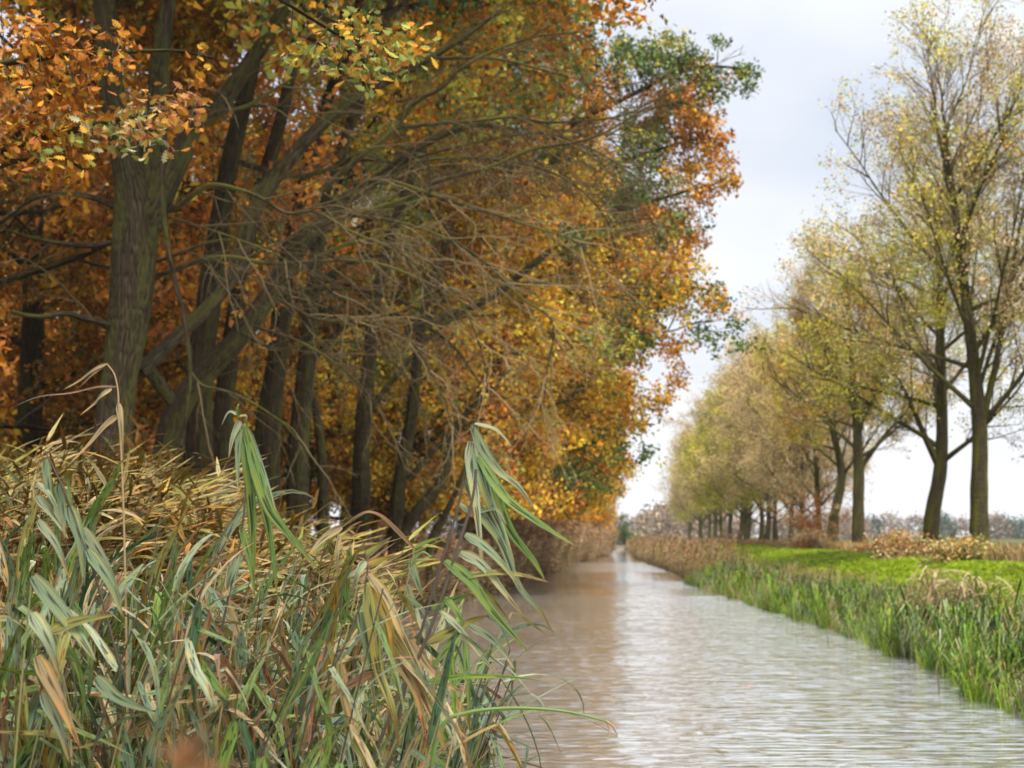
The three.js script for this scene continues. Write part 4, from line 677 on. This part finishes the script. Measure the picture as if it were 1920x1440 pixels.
{ // straw tussock on the right bank
  const g = at(1800, 1150, 24); g.y = groundY(g.x, g.z); const t = thing('sedge_tussock', 'collapsed tussock of dry straw-coloured blades on the right bank', 'tussock', g), r = rngOf(44), mats = [RM.straw, RM.hay ??= reedMat(0.8, 0.66, 0.36), RM.hay, RM.tan];
  for (let k = 0; k < 150; k++) { const b = new Buf(), a = r() * 6.28, o = V((r() - 0.5) * 1.1, 0.15 + 0.5 * r(), (r() - 0.5) * 0.6), out = 0.35 + 0.5 * r(), h = 0.05 + 0.4 * r() * r(), drop = 0.25 + 0.5 * r(); b.ribbon(curve([o, o.clone().add(V(Math.cos(a) * out * 0.4, h, Math.sin(a) * out * 0.4)), o.clone().add(V(Math.cos(a) * out, h * 0.7, Math.sin(a) * out)), o.clone().add(V(Math.cos(a) * out * 1.4, h - drop, Math.sin(a) * out * 1.4))], 7), 0.026 + 0.016 * r(), { face: V(-Math.cos(a), 1, -Math.sin(a)), tip: [1, 0.9, 0.8], twist: (r() - 0.5) * 2 }); part('blade', b.geo(), mats[Math.floor(r() * 4)], t); }
}
// brown bramble shrubs under the row
function shrub(label, px, depth, w, h, pals, weights, seed) {
  const r = rngOf(seed), q = at(px, 1000, depth); q.y = groundY(q.x, q.z); const t = thing('bramble_shrub', label, 'shrub', q), b = new Buf(), tips = [];
  for (let k = 0; k < 40; k++) { const a = r() * 6.28, l = path(r, V((r() - 0.5) * w * 0.5, 0, (r() - 0.5) * w * 0.4), V(Math.cos(a) * 0.7, 1.2, Math.sin(a) * 0.7), h * (0.7 + 0.7 * r()), 7, 0.2, -0.12); b.tube(l, taper(0.014, 0.004, l.length), 4); for (let i = 2; i < l.length; i++) tips.push(l[i].clone().add(q)); }
  part('stems', b.geo(), M.twig, t); leavesOn(r, tips, { seed, patch: 0.8, spread: 0.3, scale: 0.9, n: 3.2, sprigs: SPRIG.ash, pals, weights }, q, t); return t;
}
shrub('rounded rust-brown bramble in front of the distant tree line', 1680, 50, 0.9, 0.75, ['tan', 'rust', 'olive'], [0.65, 0.15, 0.2], 51);
shrub('wide straw-brown bramble bank below the forked pale trunk', 1800, 43, 1.8, 0.55, ['tan', 'olive', 'rust'], [0.6, 0.2, 0.2], 52);
shrub('straw-brown bramble clump at the foot of the slanting trunk', 1525, 82, 2.0, 0.9, ['tan', 'rust', 'orange'], [0.6, 0.2, 0.2], 53);
shrub('red-brown climber of dry leaves on the trunks beside the slanting tree', 1535, 86, 0.8, 3.4, ['rust', 'tan'], [0.6, 0.4], 54);
shrub('green bush by the dark tree at the far end of the canal', 1205, 190, 3.6, 1.6, ['green', 'olive'], [0.6, 0.4], 55);
// dark little tree and dam at the end of the canal
{
  const q = fromU(0.35, END + 3); q.y = groundY(q.x, q.z); const t = thing('alder_tree', 'dark dense little tree standing at the far end of the canal', 'tree', q), r = rngOf(57), b = new Buf(), tips = [];
  const tr = path(r, V(0, -0.1, 0), V(0.02, 1, 0), 3.6, 8, 0.06, 0.02), tb = new Buf(); tb.tube(tr, taper(0.16, 0.03, tr.length), 8); part('trunk', tb.geo(), M.darkBark, t);
  for (let k = 0; k < 40; k++) { const [p] = along(tr, 0.1 + 0.88 * r()), a = r() * 6.28, l = path(r, p, V(Math.cos(a), 0.5, Math.sin(a)), 0.7 + 0.6 * r(), 5, 0.2, 0.02); b.tube(l, taper(0.02, 0.006, l.length), 4); for (let i = 1; i < l.length; i++) tips.push(l[i].clone().add(q)); }
  part('branches', b.geo(), M.darkTwig, t); leavesOn(r, tips, { seed: 3, patch: 0.8, spread: 0.4, scale: 1, n: 4, sprigs: SPRIG.ash, pals: ['green'], weights: [1] }, q, t);
  const dam = fromU(-0.5, END + 0.2), dt = thing('canal_dam', 'low grey concrete dam closing the far end of the canal', 'dam', dam), wn = periodic(61, 20, 20), map = texture(128, 128, (x, y) => { const v = 0.62 + 0.2 * wn(x, y); return [v, v * 0.96, v * 0.9]; }, true), cm = new THREE.MeshStandardMaterial({ map, color: lin(0.5, 0.46, 0.42), roughness: 0.9 });
  const wall = new THREE.BoxGeometry(4.4, 1.1, 0.3), cap = new THREE.BoxGeometry(4.6, 0.12, 0.5); wall.translate(0, -0.2, 0); cap.translate(0, 0.412, 0); part('wall', wall, cm, dt); part('coping', cap, cm, dt);
}
// ---------------------------------------------------------------- the distance
{
  const r = rngOf(91), lists = [[], []];
  const clump = (u, d, w, h, cols, n) => { for (let k = 0; k < n; k++) { const a = r() * 6.28, q = fromU(u + Math.cos(a) * w * Math.sqrt(r()), d + Math.sin(a) * w * r()), e = Math.abs(q.x - (u + VP * d)) / w; q.y = 0.4 + h * Math.pow(r(), 0.8) * Math.sqrt(Math.max(0.05, 1 - e * e * 0.8)); lists[Math.floor(r() * 2)].push([q, 2.2 + 2.2 * r(), tone(r, cols), [r() * 6, r() * 6, r() * 6]]); } };
  const brown = [[0.26, 0.18, 0.13], [0.3, 0.22, 0.15], [0.22, 0.17, 0.13]], pine = [[0.06, 0.09, 0.06], [0.09, 0.11, 0.07]];
  for (let u = -30; u < 260; u += 6) { const d = 520 + 50 * r(); clump(u + r() * 4, d, 6, (6.5 + 3.5 * r()) * (u > 100 ? 0.9 : 1), r() < 0.3 ? pine : brown, 150); }
  clump(14, 360, 12, 9, [[0.34, 0.25, 0.18], [0.3, 0.22, 0.16]], 500);
  const g = new THREE.Group(); g.name = 'distant_wood'; g.userData = { label: 'hazy brown and grey tree line across the far fields', category: 'wood', kind: 'stuff' }; scene.add(g);
  lists.forEach((l, k) => copies('foliage', SPRIG.far[k], M.leaf, l, g));
}
// ---------------------------------------------------------------- oak bough hanging into the top left, from a tree that stands outside the frame
{
  const D = 7, base = at(-620, 1000, D + 0.8); base.y = groundY(base.x, base.z) - 0.1;
  const t = thing('oak_tree', 'oak with a low bough of large orange and green lobed leaves across the trunk tops', 'oak tree', base), r = rngOf(301);
  trunkPart(t, [base, base.clone().add(V(0.1, 3, 0)), base.clone().add(V(0.1, 6, 0.2)), base.clone().add(V(-0.2, 9, 0))], [0.22, 0.19, 0.15, 0.05], M.oakBark, 14);
  const near = [1, 2, 3].map((k) => { const b = new Buf(); const out = leafShape(4); leafInto(b, V(0, 0, 0), V(0, 1, 0), V(1, 0, 0), 1, 4, [1, 1, 1], 0.1 * k - 0.1); return b.geo(); });
  const cols = { orange: [[0.42, 0.15, 0.016], [0.52, 0.21, 0.022], [0.34, 0.11, 0.016]], gold: [[0.5, 0.28, 0.03], [0.42, 0.22, 0.025]], rust: [[0.26, 0.085, 0.02], [0.34, 0.12, 0.02]], green: [[0.16, 0.2, 0.05], [0.24, 0.27, 0.07], [0.3, 0.3, 0.06]], pale: [[0.55, 0.5, 0.28]] };
  const lm = Object.fromEntries(Object.entries(cols).map(([k, v]) => [k, v.map((c) => leafMat({ color: lin(...c) }))]));
  let count = 0;
  const bough = (px, w, zones, extra = []) => {
    const pts = curve(px.map(([x, y, z = 0]) => at(x, y, D + z)), 24), b = new Buf(); b.tube(pts, taper(w / 2 * pxAt(D), 0.004, pts.length), 7); const limb = part('limb', b.geo(base), M.darkBark, t), tw = new Buf(), stuff = [];
    for (const [zx, zy, zw, zh, n, mix] of zones) for (let k = 0; k < n; k++) {
      const a = r() * 6.28, q = Math.sqrt(r()), c = at(zx + Math.cos(a) * q * zw, zy + Math.sin(a) * q * zh, D + (r() - 0.5) * 0.5); let best = pts[0]; for (const p of pts) if (p.distanceTo(c) < best.distanceTo(c)) best = p;
      if (k % 2 === 0) tw.tube(curve([best, best.clone().lerp(c, 0.5).add(V(0, 0.03, 0)), c], 4), taper(0.004, 0.0015, 5), 3);
      for (let j = 0; j < 8; j++) {
        const kind = mix[Math.floor(r() * mix.length)], s = 0.036 + 0.024 * r(), dir = randDir(r); dir.y = dir.y * 0.6 - 0.45; dir.x += 0.3; dir.normalize(); const side = V(0, 0, 0).crossVectors(dir, randDir(r)).normalize(), nor = V(0, 0, 0).crossVectors(side, dir), e = new THREE.Euler().setFromRotationMatrix(new THREE.Matrix4().makeBasis(side, dir, V(0, 0, 0).crossVectors(side, dir))), p = c.clone().add(randDir(r).multiplyScalar(0.065)).sub(base), list = lm[kind], mi = Math.floor(r() * list.length);
        if (count < 290 && zx > 120) { const m = part('leaf', near[Math.floor(r() * 3)], list[mi], limb); m.position.copy(p); m.rotation.copy(e); m.scale.setScalar(s); count++; }
        else stuff.push([p, s, lin(...cols[kind][mi]), [e.x, e.y, e.z]]);
      }
    }
    part('twigs', tw.geo(base), M.darkTwig, limb);
    [0, 1, 2].forEach((k) => { const l = stuff.filter((_, i) => i % 3 === k); if (l.length) copies('leaves', near[k], M.leaf, l, limb); });
  };
  const O = ['orange', 'gold', 'orange', 'rust'], G = ['green', 'gold', 'green', 'orange', 'pale'];
  bough([[-380, 420], [-150, 330], [60, 262], [180, 235], [260, 215], [330, 205], [385, 200]], 22, [[270, 198, 45, 38, 13, ['gold', 'orange', 'gold', 'green']], [335, 195, 50, 32, 13, ['orange', 'gold', 'orange', 'rust', 'gold']], [250, 255, 48, 30, 10, G], [350, 235, 16, 30, 3, ['orange']], [165, 235, 55, 30, 12, G], [210, 260, 40, 20, 5, G]]);
  bough([[-380, 300], [-100, 150], [60, 110], [200, 100], [340, 96], [400, 110]], 18, [[215, 105, 40, 45, 12, O], [370, 110, 32, 18, 4, ['gold', 'orange']], [100, 120, 75, 90, 48, ['orange', 'rust', 'orange', 'gold']], [20, 120, 70, 110, 30, O], [110, 210, 70, 40, 20, O]]);
  bough([[-380, 460], [-120, 360], [40, 300], [120, 300], [160, 320]], 16, [[100, 290, 55, 45, 22, ['rust', 'orange', 'gold', 'green']], [130, 320, 25, 25, 6, ['gold', 'orange']], [20, 300, 70, 60, 18, O]]);
  bough([[-300, -260], [120, -180], [420, -60], [560, 20], [660, 80], [740, 110]], 14, [[590, 95, 50, 26, 12, ['green', 'green', 'green', 'gold']], [690, 110, 60, 45, 26, ['green', 'green', 'gold', 'green', 'rust']], [770, 90, 36, 40, 12, ['gold', 'green', 'orange']], [660, 60, 90, 30, 14, ['green', 'gold']]]);
}
// ---------------------------------------------------------------- small things
{
  const p = at(1392, 1292, 17); const g = ray(1392, 1292), k = EYE / -g.y, q = g.multiplyScalar(k).add(V(0, EYE + 0.012, 0)), b = new Buf(); leafInto(b, V(-0.05, 0, 0), V(1, 0.02, 0), V(0, 0, 1), 0.17, 3, [1, 1, 1], -0.3);
  const t = thing('floating_leaf', 'single reddish-brown fallen leaf floating on the open water', 'leaf', q); part('blade', b.geo(), leafMat({ color: lin(0.4, 0.16, 0.08) }), t);
  [[1552, 1208, 22, 'bare upright twig poking out of the water near the sedge'], [1760, 1300, 34, 'short crooked twig poking out of the water beside tall sedge blades']].forEach(([x, y, hgt, label]) => { const d = ray(x, y), kk = EYE / -d.y, w = d.multiplyScalar(kk).add(V(0, EYE, 0)), s = -w.z / F, tb = new Buf(); tb.tube([V(0, -0.1, 0), V(0.004, hgt * s * 0.5, 0), V(-0.012, hgt * s, 0)], [0.006, 0.005, 0.003], 5); const tt = thing('twig', label, 'twig', w); part('stem', tb.geo(), M.darkTwig, tt); });
  // an orange tuft of dry leaf close to the lens, far out of focus
  const c = at(360, 1385, 0.6), tt = thing('dry_leaf_tuft', 'blurred orange-brown tuft of dry leaf at the foot of the reeds', 'leaf tuft', V(c.x, groundY(c.x, c.z), c.z)), r = rngOf(66), st = new Buf(); st.tube([V(0, 0, 0), V(0.01, (c.y - tt.position.y) * 0.6, 0), V(0, c.y - tt.position.y - 0.01, 0)], [0.002, 0.002, 0.0015], 5); part('stem', st.geo(), M.stemTan, tt);
  for (let j = 0; j < 16; j++) { const lb = new Buf(), a = (r() - 0.5) * 3, y = c.y - tt.position.y - 0.012, len = 0.008 + 0.012 * r(); lb.ribbon(curve([V(0, y, 0), V(Math.sin(a) * len * 0.5, y + len * 0.6 * Math.cos(a), 0.004 * r()), V(Math.sin(a) * len, y + len * Math.cos(a) * 0.9, 0.008 * (r() - 0.5))], 5), 0.0035, { tip: [1, 1, 1] }); part('leaf', lb.geo(), RM.rusty ??= reedMat(0.62, 0.27, 0.05), tt); }
}
scene.traverse((o) => { if (o.isMesh) { o.castShadow = true; o.receiveShadow = true; } });
renderer.render(scene, camera);
